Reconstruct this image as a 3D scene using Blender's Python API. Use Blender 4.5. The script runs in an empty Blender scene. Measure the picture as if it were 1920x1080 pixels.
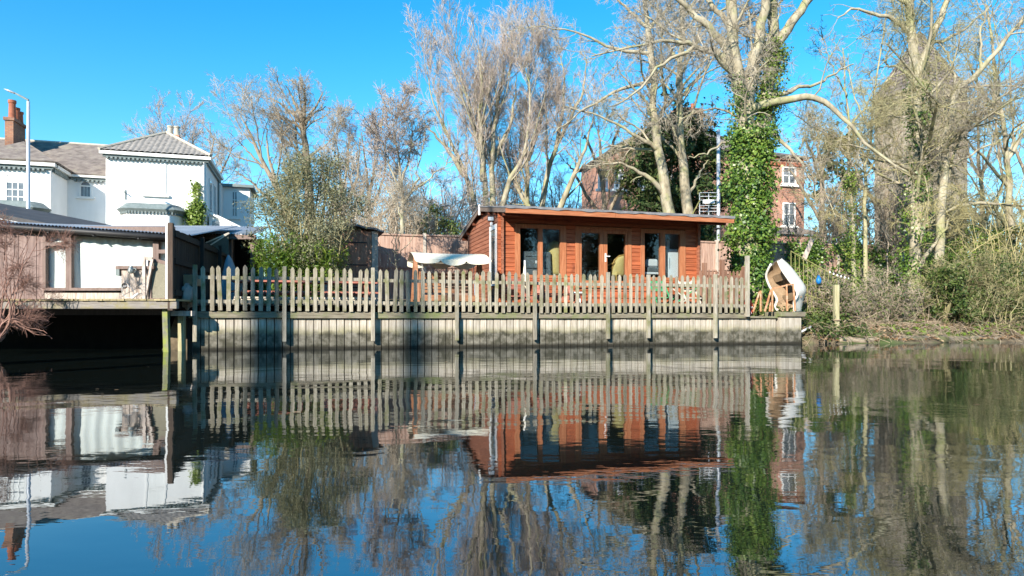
import bpy, bmesh, math, random
import numpy as np
from mathutils import Vector, Matrix

R = math.radians
rnd = random.Random(7)
rng = np.random.default_rng(11)
scene = bpy.context.scene
col = scene.collection

# ------------------------------------------------------------------ camera, sky, sun, exposure
CAM_H, FPX, HOR = 0.62, 1280.0, 600.0          # camera height over the water, focal length and horizon row (1920 px picture)
cam_d = bpy.data.cameras.new('camera')
cam = bpy.data.objects.new('camera', cam_d)
col.objects.link(cam)
cam.location = (0, 0, CAM_H)
cam.rotation_euler = (R(90), 0, 0)
cam_d.sensor_width = 36.0
cam_d.lens = 24.0
cam_d.shift_y = 60 / 1920
cam_d.clip_start = 0.1
cam_d.clip_end = 3000
scene.camera = cam

SUN_AZ, SUN_EL = 26.0, 25.5                     # sun behind the camera, to its left
sun_dir = Vector((-math.sin(R(SUN_AZ)) * math.cos(R(SUN_EL)), -math.cos(R(SUN_AZ)) * math.cos(R(SUN_EL)), math.sin(R(SUN_EL))))
world = bpy.data.worlds.new('World')
scene.world = world
world.use_nodes = True
wn = world.node_tree.nodes
wl = world.node_tree.links
wn.clear()
sky = wn.new('ShaderNodeTexSky')
sky.sky_type = 'NISHITA'
sky.sun_disc = False
sky.sun_elevation = R(SUN_EL)
sky.sun_rotation = R(180 + SUN_AZ)
sky.altitude = 0
sky.air_density = 1.0
sky.dust_density = 0.0
sky.ozone_density = 2.5
hsv = wn.new('ShaderNodeHueSaturation')
hsv.inputs['Hue'].default_value = 0.488
hsv.inputs['Saturation'].default_value = 1.42
hsv.inputs['Value'].default_value = 1.0
bg = wn.new('ShaderNodeBackground')
bg.inputs['Strength'].default_value = 0.108
wo = wn.new('ShaderNodeOutputWorld')
wl.new(sky.outputs[0], hsv.inputs['Color'])
wl.new(hsv.outputs[0], bg.inputs['Color'])
wl.new(bg.outputs[0], wo.inputs['Surface'])

sun_d = bpy.data.lights.new('sun', 'SUN')
sun_d.energy = 4.1
sun_d.angle = R(0.5)
sun_d.color = (1.0, 0.92, 0.80)
sun = bpy.data.objects.new('sun', sun_d)
sun.rotation_euler = (-sun_dir).to_track_quat('-Z', 'Y').to_euler()
sun.location = (-20, -40, 40)
col.objects.link(sun)

scene.view_settings.view_transform = 'Standard'
scene.view_settings.look = 'None'
scene.view_settings.gamma = 1
scene.view_settings.use_curve_mapping = False
scene.view_settings.exposure = 1.3
scene.render.engine = 'CYCLES'
scene.cycles.use_denoising = True
scene.cycles.max_bounces = 8
scene.cycles.transparent_max_bounces = 12
scene.cycles.caustics_reflective = False
scene.cycles.caustics_refractive = False

# ------------------------------------------------------------------ helpers
def wz(py, depth):                              # height of a picture row at a distance
    return CAM_H + (HOR - py) * depth / FPX
def wx(px, depth):
    return (px - 960.0) * depth / FPX
def wp(px, py, depth):
    return Vector((wx(px, depth), depth, wz(py, depth)))

class Frame:                                    # an upright local frame: t along the front, o to the back
    def __init__(s, ox, oy, deg):
        s.o = (ox, oy); s.a = R(deg)
        s.u = (math.cos(s.a), math.sin(s.a)); s.n = (-math.sin(s.a), math.cos(s.a))
    def p(s, t, o, z):
        return Vector((s.o[0] + t * s.u[0] + o * s.n[0], s.o[1] + t * s.u[1] + o * s.n[1], z))
    def t(s, px, o=0.0):
        k = (px - 960.0) / FPX
        ax = s.o[0] + o * s.n[0]; ay = s.o[1] + o * s.n[1]
        return (k * ay - ax) / (s.u[0] - k * s.u[1])
    def z(s, px, py, o=0.0):
        return wz(py, s.p(s.t(px, o), o, 0).y)
    def inv(s, x, y):
        dx, dy = x - s.o[0], y - s.o[1]
        return dx * s.u[0] + dy * s.u[1], dx * s.n[0] + dy * s.n[1]

BANK = Frame(-6.47, 13.9, 16.2)                 # river wall, fence, cabin
HOUSE = Frame(-16.3, 36.4, 16.5)                # white house, origin at its front right corner
ROOT = {}

def tag(o, label=None, cat=None, group=None, kind=None):
    if label: o['label'] = label
    if cat: o['category'] = cat
    if group: o['group'] = group
    if kind: o['kind'] = kind
    return o
def thing(name, label, cat, loc, group=None):
    o = bpy.data.objects.new(name, None)
    o.empty_display_size = 0.2
    o.location = loc
    col.objects.link(o)
    ROOT[o.name] = Vector(loc)
    return tag(o, label, cat, group)
def adopt(o, parent):
    if parent is not None:
        o.parent = parent
        ROOT[o.name] = ROOT[parent.name]
    return o

def np_mesh(name, V, F, smooth=False):
    me = bpy.data.meshes.new(name)
    V = np.asarray(V, dtype=np.float32); F = np.asarray(F, dtype=np.int32)
    k = F.shape[1]
    me.vertices.add(len(V)); me.vertices.foreach_set('co', V.ravel())
    me.loops.add(F.size); me.loops.foreach_set('vertex_index', F.ravel())
    me.polygons.add(len(F))
    me.polygons.foreach_set('loop_start', np.arange(0, F.size, k, dtype=np.int32))
    if smooth: me.polygons.foreach_set('use_smooth', np.ones(len(F), dtype=bool))
    me.update(calc_edges=True)
    return me
def np_obj(name, V, F, m, parent=None, smooth=False):
    V = np.asarray(V, dtype=np.float32)
    if parent is not None: V = V - np.array(ROOT[parent.name], dtype=np.float32)
    me = np_mesh(name, V, F, smooth)
    me.materials.append(m)
    o = bpy.data.objects.new(name, me)
    col.objects.link(o)
    adopt(o, parent)
    if parent is None: ROOT[o.name] = Vector((0, 0, 0))
    elif name != 'trunk': o['kind'] = 'stuff'
    return o

class MB:                                       # collects shapes for ONE mesh, world coordinates
    def __init__(s): s.v = []; s.f = []
    def add(s, vs, fs):
        b = len(s.v); s.v += [tuple(v) for v in vs]; s.f += [tuple(i + b for i in f) for f in fs]; return s
    def hexa(s, p):                             # 8 corners: bottom ring, top ring
        return s.add(p, [(3, 2, 1, 0), (4, 5, 6, 7), (0, 1, 5, 4), (1, 2, 6, 5), (2, 3, 7, 6), (3, 0, 4, 7)])
    def fbox(s, fr, t0, t1, o0, o1, z0, z1):
        return s.hexa([fr.p(t0, o0, z0), fr.p(t1, o0, z0), fr.p(t1, o1, z0), fr.p(t0, o1, z0),
                       fr.p(t0, o0, z1), fr.p(t1, o0, z1), fr.p(t1, o1, z1), fr.p(t0, o1, z1)])
    def box(s, x0, x1, y0, y1, z0, z1):
        return s.hexa([(x0, y0, z0), (x1, y0, z0), (x1, y1, z0), (x0, y1, z0), (x0, y0, z1), (x1, y0, z1), (x1, y1, z1), (x0, y1, z1)])
    def prism(s, poly, vec):                    # polygon swept along a vector
        n = len(poly); a = [Vector(p) for p in poly]; b = [p + Vector(vec) for p in a]
        return s.add(a + b, [tuple(range(n - 1, -1, -1)), tuple(range(n, 2 * n))] + [(i, (i + 1) % n, n + (i + 1) % n, n + i) for i in range(n)])
    def bar(s, a, b, w, h=None, up=(0, 0, 1)):  # rectangular bar between two points
        a = Vector(a); b = Vector(b); h = h or w
        d = (b - a).normalized(); x = d.cross(Vector(up))
        if x.length < 1e-3: x = d.cross(Vector((1, 0, 0)))
        x.normalize(); y = x.cross(d).normalized()
        q = [(-w / 2, -h / 2), (w / 2, -h / 2), (w / 2, h / 2), (-w / 2, h / 2)]
        return s.hexa([a + x * i + y * j for i, j in q] + [b + x * i + y * j for i, j in q])
    def tube(s, pts, r, n=8, cap=True):
        pts = [Vector(p) for p in pts]; m = len(pts)
        rs = r if isinstance(r, (list, tuple)) else [r] * m
        vs = []; x = None
        for i, p in enumerate(pts):
            d = (pts[min(i + 1, m - 1)] - pts[max(i - 1, 0)]).normalized()
            if x is None:
                x = d.cross(Vector((0, 0, 1)))
                if x.length < 1e-3: x = d.cross(Vector((0, 1, 0)))
            x = (x - d * x.dot(d)).normalized(); y = d.cross(x)
            for k in range(n):
                a = 2 * math.pi * k / n
                vs.append(p + (x * math.cos(a) + y * math.sin(a)) * rs[i])
        fs = [(i * n + k, i * n + (k + 1) % n, (i + 1) * n + (k + 1) % n, (i + 1) * n + k) for i in range(m - 1) for k in range(n)]
        if cap: fs += [tuple(range(n - 1, -1, -1)), tuple((m - 1) * n + k for k in range(n))]
        return s.add(vs, fs)
    def lathe(s, c, prof, n=16):                # prof: (radius, height) pairs round a vertical axis
        c = Vector(c)
        return s.tube([c + Vector((0, 0, h)) for _, h in prof], [max(r, 1e-4) for r, _ in prof], n)
    def torus(s, c, ax, R0, r, n=24, k=10):
        c = Vector(c); ax = Vector(ax).normalized(); x = ax.orthogonal().normalized(); y = ax.cross(x)
        vs = []
        for i in range(n):
            a = 2 * math.pi * i / n; d = x * math.cos(a) + y * math.sin(a)
            for j in range(k):
                b = 2 * math.pi * j / k; vs.append(c + d * (R0 + r * math.cos(b)) + ax * r * math.sin(b))
        return s.add(vs, [(i * k + j, ((i + 1) % n) * k + j, ((i + 1) % n) * k + (j + 1) % k, i * k + (j + 1) % k) for i in range(n) for j in range(k)])
    def grid(s, fn, nu, nv):                    # fn(u, v) -> point
        vs = [fn(i / nu, j / nv) for i in range(nu + 1) for j in range(nv + 1)]
        return s.add(vs, [(i * (nv + 1) + j, (i + 1) * (nv + 1) + j, (i + 1) * (nv + 1) + j + 1, i * (nv + 1) + j + 1) for i in range(nu) for j in range(nv)])
    def build(s, name, m, parent=None, smooth=False, bevel=0.0):
        off = ROOT[parent.name] if parent is not None else Vector((0, 0, 0))
        me = bpy.data.meshes.new(name)
        me.from_pydata([tuple(Vector(v) - off) for v in s.v], [], s.f)
        if bevel:
            bm = bmesh.new(); bm.from_mesh(me)
            bmesh.ops.bevel(bm, geom=bm.edges[:], offset=bevel, segments=1, affect='EDGES', clamp_overlap=True)
            bm.to_mesh(me); bm.free()
        if smooth:
            for p in me.polygons: p.use_smooth = True
        me.materials.append(m)
        o = bpy.data.objects.new(name, me)
        col.objects.link(o)
        adopt(o, parent)
        if parent is None: ROOT[o.name] = Vector((0, 0, 0))
        return o

def piece(name, me, parent, loc, rot=(0, 0, 0), scale=None):   # a copy that shares mesh data
    o = bpy.data.objects.new(name, me)
    col.objects.link(o)
    o.location = Vector(loc) - (ROOT[parent.name] if parent is not None else Vector((0, 0, 0)))
    o.rotation_euler = rot
    if scale: o.scale = scale
    adopt(o, parent)
    return o
def local_mesh(mb, name, m):
    me = bpy.data.meshes.new(name)
    me.from_pydata([tuple(v) for v in mb.v], [], mb.f)
    me.materials.append(m)
    return me

# ------------------------------------------------------------------ materials
def mk(name, cols, scale=(3, 3, 3), detail=5, rough=0.8, bump=0.25, bdist=0.01, rand=0.0, island=0.0, rotz=0.0, metal=0.0, spot=None, spec=0.3, stops=None, distort=0.0):
    m = bpy.data.materials.new(name); m.use_nodes = True
    nt = m.node_tree; n = nt.nodes; l = nt.links
    b = n['Principled BSDF']
    g = n.new('ShaderNodeNewGeometry')
    mp = n.new('ShaderNodeMapping'); mp.vector_type = 'POINT'
    rt = n.new('ShaderNodeVectorRotate'); rt.rotation_type = 'Z_AXIS'; rt.inputs['Angle'].default_value = -rotz
    l.new(g.outputs['Position'], rt.inputs['Vector']); l.new(rt.outputs[0], mp.inputs['Vector'])
    mp.inputs['Scale'].default_value = scale
    no = n.new('ShaderNodeTexNoise'); no.inputs['Scale'].default_value = 1.0; no.inputs['Detail'].default_value = detail
    no.inputs['Roughness'].default_value = 0.62; no.inputs['Distortion'].default_value = distort
    l.new(mp.outputs[0], no.inputs['Vector'])
    cr = n.new('ShaderNodeValToRGB')
    st = stops or [0.3 + 0.4 * i / (len(cols) - 1) for i in range(len(cols))]
    while len(cr.color_ramp.elements) < len(cols): cr.color_ramp.elements.new(0.5)
    for e, p, c in zip(cr.color_ramp.elements, st, cols): e.position = p; e.color = (*c, 1)
    l.new(no.outputs['Fac'], cr.inputs['Fac'])
    out = cr.outputs['Color']
    if spot:                                    # blotches of another colour: (colour, scale, low, high)
        c2, sc, lo, hi = spot
        n2 = n.new('ShaderNodeTexNoise'); n2.inputs['Scale'].default_value = sc; n2.inputs['Detail'].default_value = 6; n2.inputs['Roughness'].default_value = 0.65
        l.new(g.outputs['Position'], n2.inputs['Vector'])
        mr = n.new('ShaderNodeMapRange'); mr.inputs['From Min'].default_value = lo; mr.inputs['From Max'].default_value = hi
        l.new(n2.outputs['Fac'], mr.inputs['Value'])
        mx = n.new('ShaderNodeMix'); mx.data_type = 'RGBA'
        l.new(mr.outputs[0], mx.inputs['Factor']); l.new(out, mx.inputs[6]); mx.inputs[7].default_value = (*c2, 1)
        out = mx.outputs[2]
    if rand or island:
        src = n.new('ShaderNodeObjectInfo').outputs['Random'] if rand else g.outputs['Random Per Island']
        k = rand or island
        mr = n.new('ShaderNodeMapRange'); mr.inputs['To Min'].default_value = 1 - k; mr.inputs['To Max'].default_value = 1 + k
        l.new(src, mr.inputs['Value'])
        vm = n.new('ShaderNodeVectorMath'); vm.operation = 'SCALE'
        l.new(out, vm.inputs[0]); l.new(mr.outputs[0], vm.inputs['Scale'])
        out = vm.outputs[0]
    l.new(out, b.inputs['Base Color'])
    b.inputs['Roughness'].default_value = rough
    b.inputs['Metallic'].default_value = metal
    b.inputs['Specular IOR Level'].default_value = spec
    if bump:
        bp = n.new('ShaderNodeBump'); bp.inputs['Strength'].default_value = bump; bp.inputs['Distance'].default_value = bdist
        l.new(no.outputs['Fac'], bp.inputs['Height']); l.new(bp.outputs[0], b.inputs['Normal'])
    return m

def mk_leaf(name, c1, c2, c3=None, trans=0.35, rough=0.5, scale=0.8, spec=0.35):
    m = bpy.data.materials.new(name); m.use_nodes = True
    nt = m.node_tree; n = nt.nodes; l = nt.links
    b = n['Principled BSDF']; out = n['Material Output']
    g = n.new('ShaderNodeNewGeometry')
    no = n.new('ShaderNodeTexNoise'); no.inputs['Scale'].default_value = scale; no.inputs['Detail'].default_value = 3
    l.new(g.outputs['Position'], no.inputs['Vector'])
    ad = n.new('ShaderNodeMath'); ad.operation = 'MULTIPLY_ADD'
    l.new(g.outputs['Random Per Island'], ad.inputs[0]); ad.inputs[1].default_value = 0.55
    sb = n.new('ShaderNodeMath'); sb.operation = 'SUBTRACT'; l.new(no.outputs['Fac'], sb.inputs[0]); sb.inputs[1].default_value = 0.27
    l.new(sb.outputs[0], ad.inputs[2])
    cr = n.new('ShaderNodeValToRGB')
    cs = [c1, c2] + ([c3] if c3 else [])
    while len(cr.color_ramp.elements) < len(cs): cr.color_ramp.elements.new(0.5)
    for i, (e, c) in enumerate(zip(cr.color_ramp.elements, cs)): e.position = 0.2 + 0.65 * i / (len(cs) - 1); e.color = (*c, 1)
    l.new(ad.outputs[0], cr.inputs['Fac'])
    l.new(cr.outputs[0], b.inputs['Base Color'])
    b.inputs['Roughness'].default_value = rough
    b.inputs['Specular IOR Level'].default_value = spec
    t = n.new('ShaderNodeBsdfTranslucent'); l.new(cr.outputs[0], t.inputs['Color'])
    ms = n.new('ShaderNodeMixShader'); ms.inputs[0].default_value = trans
    l.new(b.outputs[0], ms.inputs[1]); l.new(t.outputs[0], ms.inputs[2]); l.new(ms.outputs[0], out.inputs['Surface'])
    return m

def mk_brick(name, c1, c2, mortar, rotz, bw=0.225, bh=0.075, dirt=0.3):
    m = bpy.data.materials.new(name); m.use_nodes = True
    nt = m.node_tree; n = nt.nodes; l = nt.links
    b = n['Principled BSDF']
    g = n.new('ShaderNodeNewGeometry')
    rt = n.new('ShaderNodeVectorRotate'); rt.rotation_type = 'Z_AXIS'; rt.inputs['Angle'].default_value = -rotz
    l.new(g.outputs['Position'], rt.inputs['Vector'])
    sx = n.new('ShaderNodeSeparateXYZ'); l.new(rt.outputs[0], sx.inputs[0])
    ad = n.new('ShaderNodeMath'); l.new(sx.outputs['X'], ad.inputs[0]); l.new(sx.outputs['Y'], ad.inputs[1])
    cb = n.new('ShaderNodeCombineXYZ'); l.new(ad.outputs[0], cb.inputs['X']); l.new(sx.outputs['Z'], cb.inputs['Y'])
    br = n.new('ShaderNodeTexBrick'); l.new(cb.outputs[0], br.inputs['Vector'])
    br.inputs['Scale'].default_value = 1.0; br.inputs['Brick Width'].default_value = bw; br.inputs['Row Height'].default_value = bh
    br.inputs['Mortar Size'].default_value = 0.008; br.inputs['Color1'].default_value = (*c1, 1); br.inputs['Color2'].default_value = (*c2, 1); br.inputs['Mortar'].default_value = (*mortar, 1)
    no = n.new('ShaderNodeTexNoise'); no.inputs['Scale'].default_value = 0.9; no.inputs['Detail'].default_value = 7; l.new(g.outputs['Position'], no.inputs['Vector'])
    mr = n.new('ShaderNodeMapRange'); mr.inputs['From Min'].default_value = .3; mr.inputs['From Max'].default_value = .7; mr.inputs['To Min'].default_value = 1 - dirt; mr.inputs['To Max'].default_value = 1 + dirt * .5
    l.new(no.outputs['Fac'], mr.inputs['Value'])
    vm = n.new('ShaderNodeVectorMath'); vm.operation = 'SCALE'; l.new(br.outputs['Color'], vm.inputs[0]); l.new(mr.outputs[0], vm.inputs['Scale'])
    l.new(vm.outputs[0], b.inputs['Base Color'])
    b.inputs['Roughness'].default_value = 0.9
    bp = n.new('ShaderNodeBump'); bp.inputs['Strength'].default_value = 0.5; bp.inputs['Distance'].default_value = 0.01; bp.invert = True
    l.new(br.outputs['Fac'], bp.inputs['Height']); l.new(bp.outputs[0], b.inputs['Normal'])
    return m

def mk_glass(name, tint=(0.75, 0.8, 0.8), ior=1.6):
    m = bpy.data.materials.new(name); m.use_nodes = True
    nt = m.node_tree; n = nt.nodes; l = nt.links
    n.remove(n['Principled BSDF']); out = n['Material Output']
    tr = n.new('ShaderNodeBsdfTransparent'); tr.inputs[0].default_value = (*tint, 1)
    gl = n.new('ShaderNodeBsdfGlossy'); gl.inputs['Roughness'].default_value = 0.01; gl.inputs['Color'].default_value = (.95, .97, 1, 1)
    lw = n.new('ShaderNodeLayerWeight'); lw.inputs['Blend'].default_value = 0.5
    pw = n.new('ShaderNodeMath'); pw.operation = 'POWER'; pw.inputs[1].default_value = 4.0; l.new(lw.outputs['Facing'], pw.inputs[0])
    f0 = ((ior - 1) / (ior + 1)) ** 2
    fr = n.new('ShaderNodeMath'); fr.operation = 'MULTIPLY_ADD'; fr.inputs[1].default_value = 1 - f0; fr.inputs[2].default_value = f0; l.new(pw.outputs[0], fr.inputs[0])
    ms = n.new('ShaderNodeMixShader')
    l.new(fr.outputs[0], ms.inputs[0]); l.new(tr.outputs[0], ms.inputs[1]); l.new(gl.outputs[0], ms.inputs[2]); l.new(ms.outputs[0], out.inputs['Surface'])
    return m

TH = BANK.a
M = {}
M['picket'] = mk('picket_wood', [(.16, .14, .105), (.31, .275, .21), (.43, .39, .31)], (40, 40, 3), rough=.85, bump=.5, bdist=.004, rand=.30, spot=((.15, .155, .06), 3.0, .48, .68))
M['postwood'] = mk('post_wood', [(.15, .135, .105), (.30, .27, .215), (.40, .37, .305)], (35, 35, 3), rough=.85, bump=.5, bdist=.004, rand=.15, spot=((.15, .155, .06), 2.0, .5, .7))
M['beam'] = mk('waling_wood', [(.10, .085, .06), (.20, .175, .13), (.28, .25, .19)], (3, 30, 30), rough=.85, bump=.5, bdist=.006, rotz=TH, spot=((.16, .19, .07), 2.2, .48, .68))
M['log'] = mk('cabin_wood', [(.19, .046, .018), (.34, .092, .036), (.47, .15, .064)], (1.6, 30, 30), rough=.6, bump=.35, bdist=.004, rotz=TH, rand=.2, spec=.35, spot=((.12, .035, .018), 1.6, .56, .75))
M['logside'] = mk('cabin_side_wood', [(.17, .058, .03), (.28, .105, .058), (.37, .155, .09)], (30, 1.6, 30), rough=.65, bump=.35, bdist=.004, rotz=TH, rand=.14)
M['frame'] = mk('window_frame_wood', [(.26, .088, .038), (.36, .135, .06), (.44, .185, .09)], (30, 30, 2.5), rough=.55, bump=.25, bdist=.003, rand=.08)
M['fascia'] = mk('fascia_wood', [(.26, .085, .036), (.37, .135, .06), (.46, .20, .10)], (2, 25, 25), rough=.6, bump=.3, bdist=.003, rotz=TH, rand=.08)
M['verge'] = mk('verge_board', [(.10, .075, .06), (.19, .14, .115)], (20, 2, 20), rough=.8, rotz=TH)
M['felt'] = mk('roofing_felt', [(.13, .13, .14), (.24, .24, .25)], (5, 5, 5), rough=.9, bump=.4, bdist=.01)
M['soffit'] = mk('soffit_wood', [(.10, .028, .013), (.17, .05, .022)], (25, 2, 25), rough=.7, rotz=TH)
M['white'] = mk('white_paint', [(.74, .74, .73), (.84, .84, .83)], (1.2, 1.2, .5), rough=.7, bump=.1, bdist=.004)
M['whiteframe'] = mk('white_joinery', [(.72, .72, .70), (.82, .82, .80)], (6, 6, 2), rough=.45, bump=.05)
M['teal'] = mk('teal_trim', [(.13, .165, .165), (.20, .235, .235)], (6, 6, 6), rough=.6, bump=.1)
M['slate'] = mk('old_roof_tile', [(.10, .085, .075), (.20, .165, .145), (.27, .235, .20)], (2.5, 2.5, 5), detail=8, rough=.9, bump=.8, bdist=.03, spot=((.30, .27, .20), 1.5, .55, .75))
M['pantile'] = mk('grey_pantile', [(.13, .12, .11), (.24, .22, .20), (.33, .30, .27)], (5, 5, 8), detail=8, rough=.9, bump=.5, bdist=.02)
M['brick'] = mk_brick('red_brick', (.45, .20, .13), (.36, .155, .10), (.42, .34, .28), R(16), dirt=.35)
M['chbrick'] = mk_brick('chimney_brick', (.38, .17, .09), (.24, .10, .065), (.30, .22, .17), R(16), dirt=.5)
M['terracotta'] = mk('terracotta', [(.26, .085, .05), (.38, .14, .08)], (6, 6, 6), rough=.8)
M['buffpot'] = mk('buff_pot', [(.36, .32, .26), (.52, .47, .39)], (6, 6, 6), rough=.85)
M['glass'] = mk_glass('window_glass', (.80, .84, .85), 1.55)
M['clearglass'] = mk_glass('clear_glass', (.93, .95, .95), 1.4)
M['darkglass'] = mk_glass('house_glass', (.5, .55, .55), 1.6)
M['darkroom'] = mk('dim_interior', [(.035, .033, .03), (.06, .055, .05)], rough=.9, bump=0)
M['curtain'] = mk('curtain_cloth', [(.74, .75, .73), (.86, .86, .84)], (12, 12, .6), rough=.9, bump=.3, bdist=.01)
M['boatwall'] = mk('purple_brown_boards', [(.11, .075, .065), (.20, .14, .125), (.27, .20, .18)], (14, 14, 1.2), rough=.85, bump=.4, bdist=.005, rand=.15)
M['darkframe'] = mk('brown_window_frame', [(.13, .085, .07), (.21, .15, .13)], (15, 15, 3), rough=.6, bump=.2)
M['deckedge'] = mk('deck_timber', [(.16, .145, .13), (.29, .265, .24)], (3, 25, 25), rough=.85, bump=.4, spot=((.22, .19, .08), 4, .5, .7))
M['deckboard'] = mk('deck_board', [(.20, .165, .09), (.36, .30, .17)], (25, 3, 25), rough=.85, rand=.25)
M['darkfence'] = mk('dark_stained_fence', [(.02, .016, .013), (.042, .032, .027)], (20, 20, 2), rough=.8, bump=.4, rand=.2)
M['corrug'] = mk('grey_corrugated_sheet', [(.24, .27, .31), (.40, .44, .49)], (2, 2, 2), rough=.6, bump=.1)
M['corrugdark'] = mk('dark_corrugated_sheet', [(.04, .04, .042), (.085, .08, .08)], (3, 3, 3), rough=.7, bump=.2)
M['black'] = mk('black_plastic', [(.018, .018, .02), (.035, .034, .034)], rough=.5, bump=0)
M['panel'] = mk('pink_brown_fence_board', [(.26, .155, .115), (.40, .265, .205), (.48, .34, .27)], (22, 22, 1.6), rough=.85, bump=.4, bdist=.004, rand=.12, island=.0)
M['panelpost'] = mk('concrete_post', [(.38, .33, .27), (.52, .47, .40)], (8, 8, 4), rough=.9)
M['shedbrick'] = mk('shed_boards', [(.24, .115, .075), (.38, .20, .13), (.46, .27, .19)], (14, 14, 2), rough=.85, bump=.3, rand=.08)
M['steel'] = mk('galvanised_steel', [(.50, .52, .55), (.66, .68, .70)], (5, 5, 2), rough=.4, metal=.35, bump=.05)
M['canvas'] = mk('cream_canvas', [(.66, .60, .45), (.80, .74, .60)], (3, 3, 3), rough=.9, bump=.15)
M['swingwood'] = mk('swing_wood', [(.24, .10, .05), (.38, .19, .10)], (4, 20, 20), rough=.65, rotz=TH, rand=.15)
M['redwood'] = mk('red_table_wood', [(.22, .07, .05), (.36, .13, .09), (.44, .20, .15)], (3, 25, 25), rough=.7, rotz=TH, rand=.2)
M['palewood'] = mk('pale_plank', [(.50, .44, .36), (.66, .60, .50)], (3, 25, 25), rough=.8, rotz=TH)
M['brownpicket'] = mk('brown_picket', [(.17, .085, .055), (.29, .165, .11)], (25, 25, 3), rough=.8, rand=.2)
M['rust'] = mk('rusty_orange_bar', [(.38, .16, .075), (.55, .29, .15)], (12, 12, 12), rough=.8, spot=((.60, .42, .30), 9, .5, .7))
M['gel'] = mk('white_gelcoat', [(.60, .57, .50), (.74, .72, .66)], (2, 2, 2), rough=.35, bump=.05, spot=((.48, .46, .42), 5, .58, .72), spec=.5)
M['gelin'] = mk('tan_fibreglass', [(.22, .145, .085), (.36, .26, .165)], (5, 5, 5), rough=.6, spot=((.24, .16, .09), 4, .55, .75))
M['orange'] = mk('lifebuoy_orange', [(.62, .06, .025), (.70, .09, .04)], rough=.5, bump=0)
M['blue'] = mk('blue_plastic', [(.01, .13, .40), (.02, .20, .52)], rough=.4, bump=0)
M['rail'] = mk('yellow_green_rail', [(.16, .16, .05), (.26, .25, .10)], (10, 10, 10), rough=.7)
M['oldpost'] = mk('lichen_post', [(.27, .25, .13), (.43, .39, .25)], (18, 18, 3), rough=.9, bump=.4)
M['wicker'] = mk('yellow_wicker', [(.45, .24, .06), (.66, .42, .14)], (40, 40, 40), rough=.6, bump=.3)
M['cushion'] = mk('yellow_cushion', [(.66, .48, .16), (.78, .62, .28)], (5, 5, 5), rough=.9)
M['tv'] = mk('slate_grey_panel', [(.10, .12, .13), (.16, .18, .19)], (4, 4, 4), rough=.5, bump=0)
M['appl'] = mk('white_enamel', [(.78, .79, .80), (.84, .85, .86)], rough=.3, bump=0)
M['floor'] = mk('cabin_floor', [(.20, .12, .07), (.30, .19, .11)], (2, 12, 12), rough=.6)
M['interior'] = mk('cabin_lining', [(.16, .075, .04), (.24, .12, .065)], (2, 20, 20), rough=.7, rotz=TH)
M['green'] = mk('green_paint', [(.04, .25, .10), (.07, .34, .15)], rough=.5, bump=0)
M['tarp'] = mk('grey_tarpaulin', [(.20, .22, .25), (.34, .36, .39)], (4, 4, 4), rough=.7, bump=.3, bdist=.03)
M['card'] = mk('cardboard', [(.42, .28, .16), (.52, .37, .23)], (4, 4, 4), rough=.9)
M['sack'] = mk('pale_sack', [(.50, .40, .34), (.66, .56, .50)], (6, 6, 6), rough=.9, bump=.6, bdist=.03)
M['zinc'] = mk('zinc', [(.30, .33, .31), (.46, .49, .46)], (8, 8, 8), rough=.5, metal=.3)
M['oldwood'] = mk('bleached_wood', [(.22, .17, .14), (.44, .37, .32), (.55, .48, .42)], (20, 20, 2), rough=.9, bump=.4)
M['mesh'] = mk('dull_wire_infill', [(.15, .14, .10), (.26, .24, .18)], (60, 60, 60), rough=.8)
M['bark'] = mk('pale_bark', [(.15, .125, .085), (.32, .28, .20), (.44, .40, .30)], (5, 5, 2.2), detail=7, rough=.9, bump=.7, bdist=.03, spot=((.27, .28, .12), 1.2, .5, .68))
M['barkdark'] = mk('brown_bark', [(.13, .10, .07), (.25, .205, .15), (.34, .285, .21)], (6, 6, 2.5), detail=7, rough=.9, bump=.7, bdist=.03)
M['twig'] = mk('pale_twig', [(.28, .24, .18), (.44, .39, .31)], (1.2, 1.2, 1.2), rough=.8, bump=0, island=.35)
M['twigpink'] = mk('pinkish_twig', [(.34, .275, .235), (.52, .44, .38)], (.8, .8, .8), rough=.8, bump=0, island=.35)
M['twigolive'] = mk('olive_twig', [(.24, .215, .11), (.40, .36, .20)], (.8, .8, .8), rough=.8, bump=0, island=.4)
M['twigyellow'] = mk('yellow_willow_twig', [(.30, .255, .11), (.44, .385, .19)], (.8, .8, .8), rough=.75, bump=0, island=.4)
M['twigbrown'] = mk('brown_twig', [(.30, .245, .18), (.48, .40, .305)], (.8, .8, .8), rough=.85, bump=0, island=.4)
M['twigred'] = mk('red_brown_twig', [(.17, .09, .07), (.31, .18, .14)], (.8, .8, .8), rough=.8, bump=0, island=.3)
M['stem'] = mk('dead_stem', [(.24, .18, .12), (.44, .35, .25)], (1.5, 1.5, 1.5), rough=.9, bump=0, island=.45)
M['litter'] = mk_leaf('leaf_litter', (.12, .07, .035), (.28, .17, .09), (.40, .28, .17), trans=.15, rough=.8, spec=.2)
M['ivy'] = mk_leaf('ivy_leaf', (.035, .085, .014), (.11, .20, .03), (.24, .33, .06), trans=.25, rough=.38, spec=.5)
M['ivylight'] = mk_leaf('young_ivy_leaf', (.07, .13, .02), (.17, .25, .04), (.27, .33, .07), trans=.3, rough=.45)
M['yew'] = mk_leaf('yew_needle', (.02, .048, .014), (.055, .095, .026), (.15, .165, .05), trans=.2, rough=.6)
M['olive'] = mk_leaf('grey_green_leaf', (.10, .11, .05), (.24, .245, .135), (.42, .40, .26), trans=.3, rough=.6)
M['bamboo'] = mk_leaf('bright_green_leaf', (.06, .13, .015), (.16, .25, .03), (.28, .34, .06), trans=.4, rough=.5)
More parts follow.
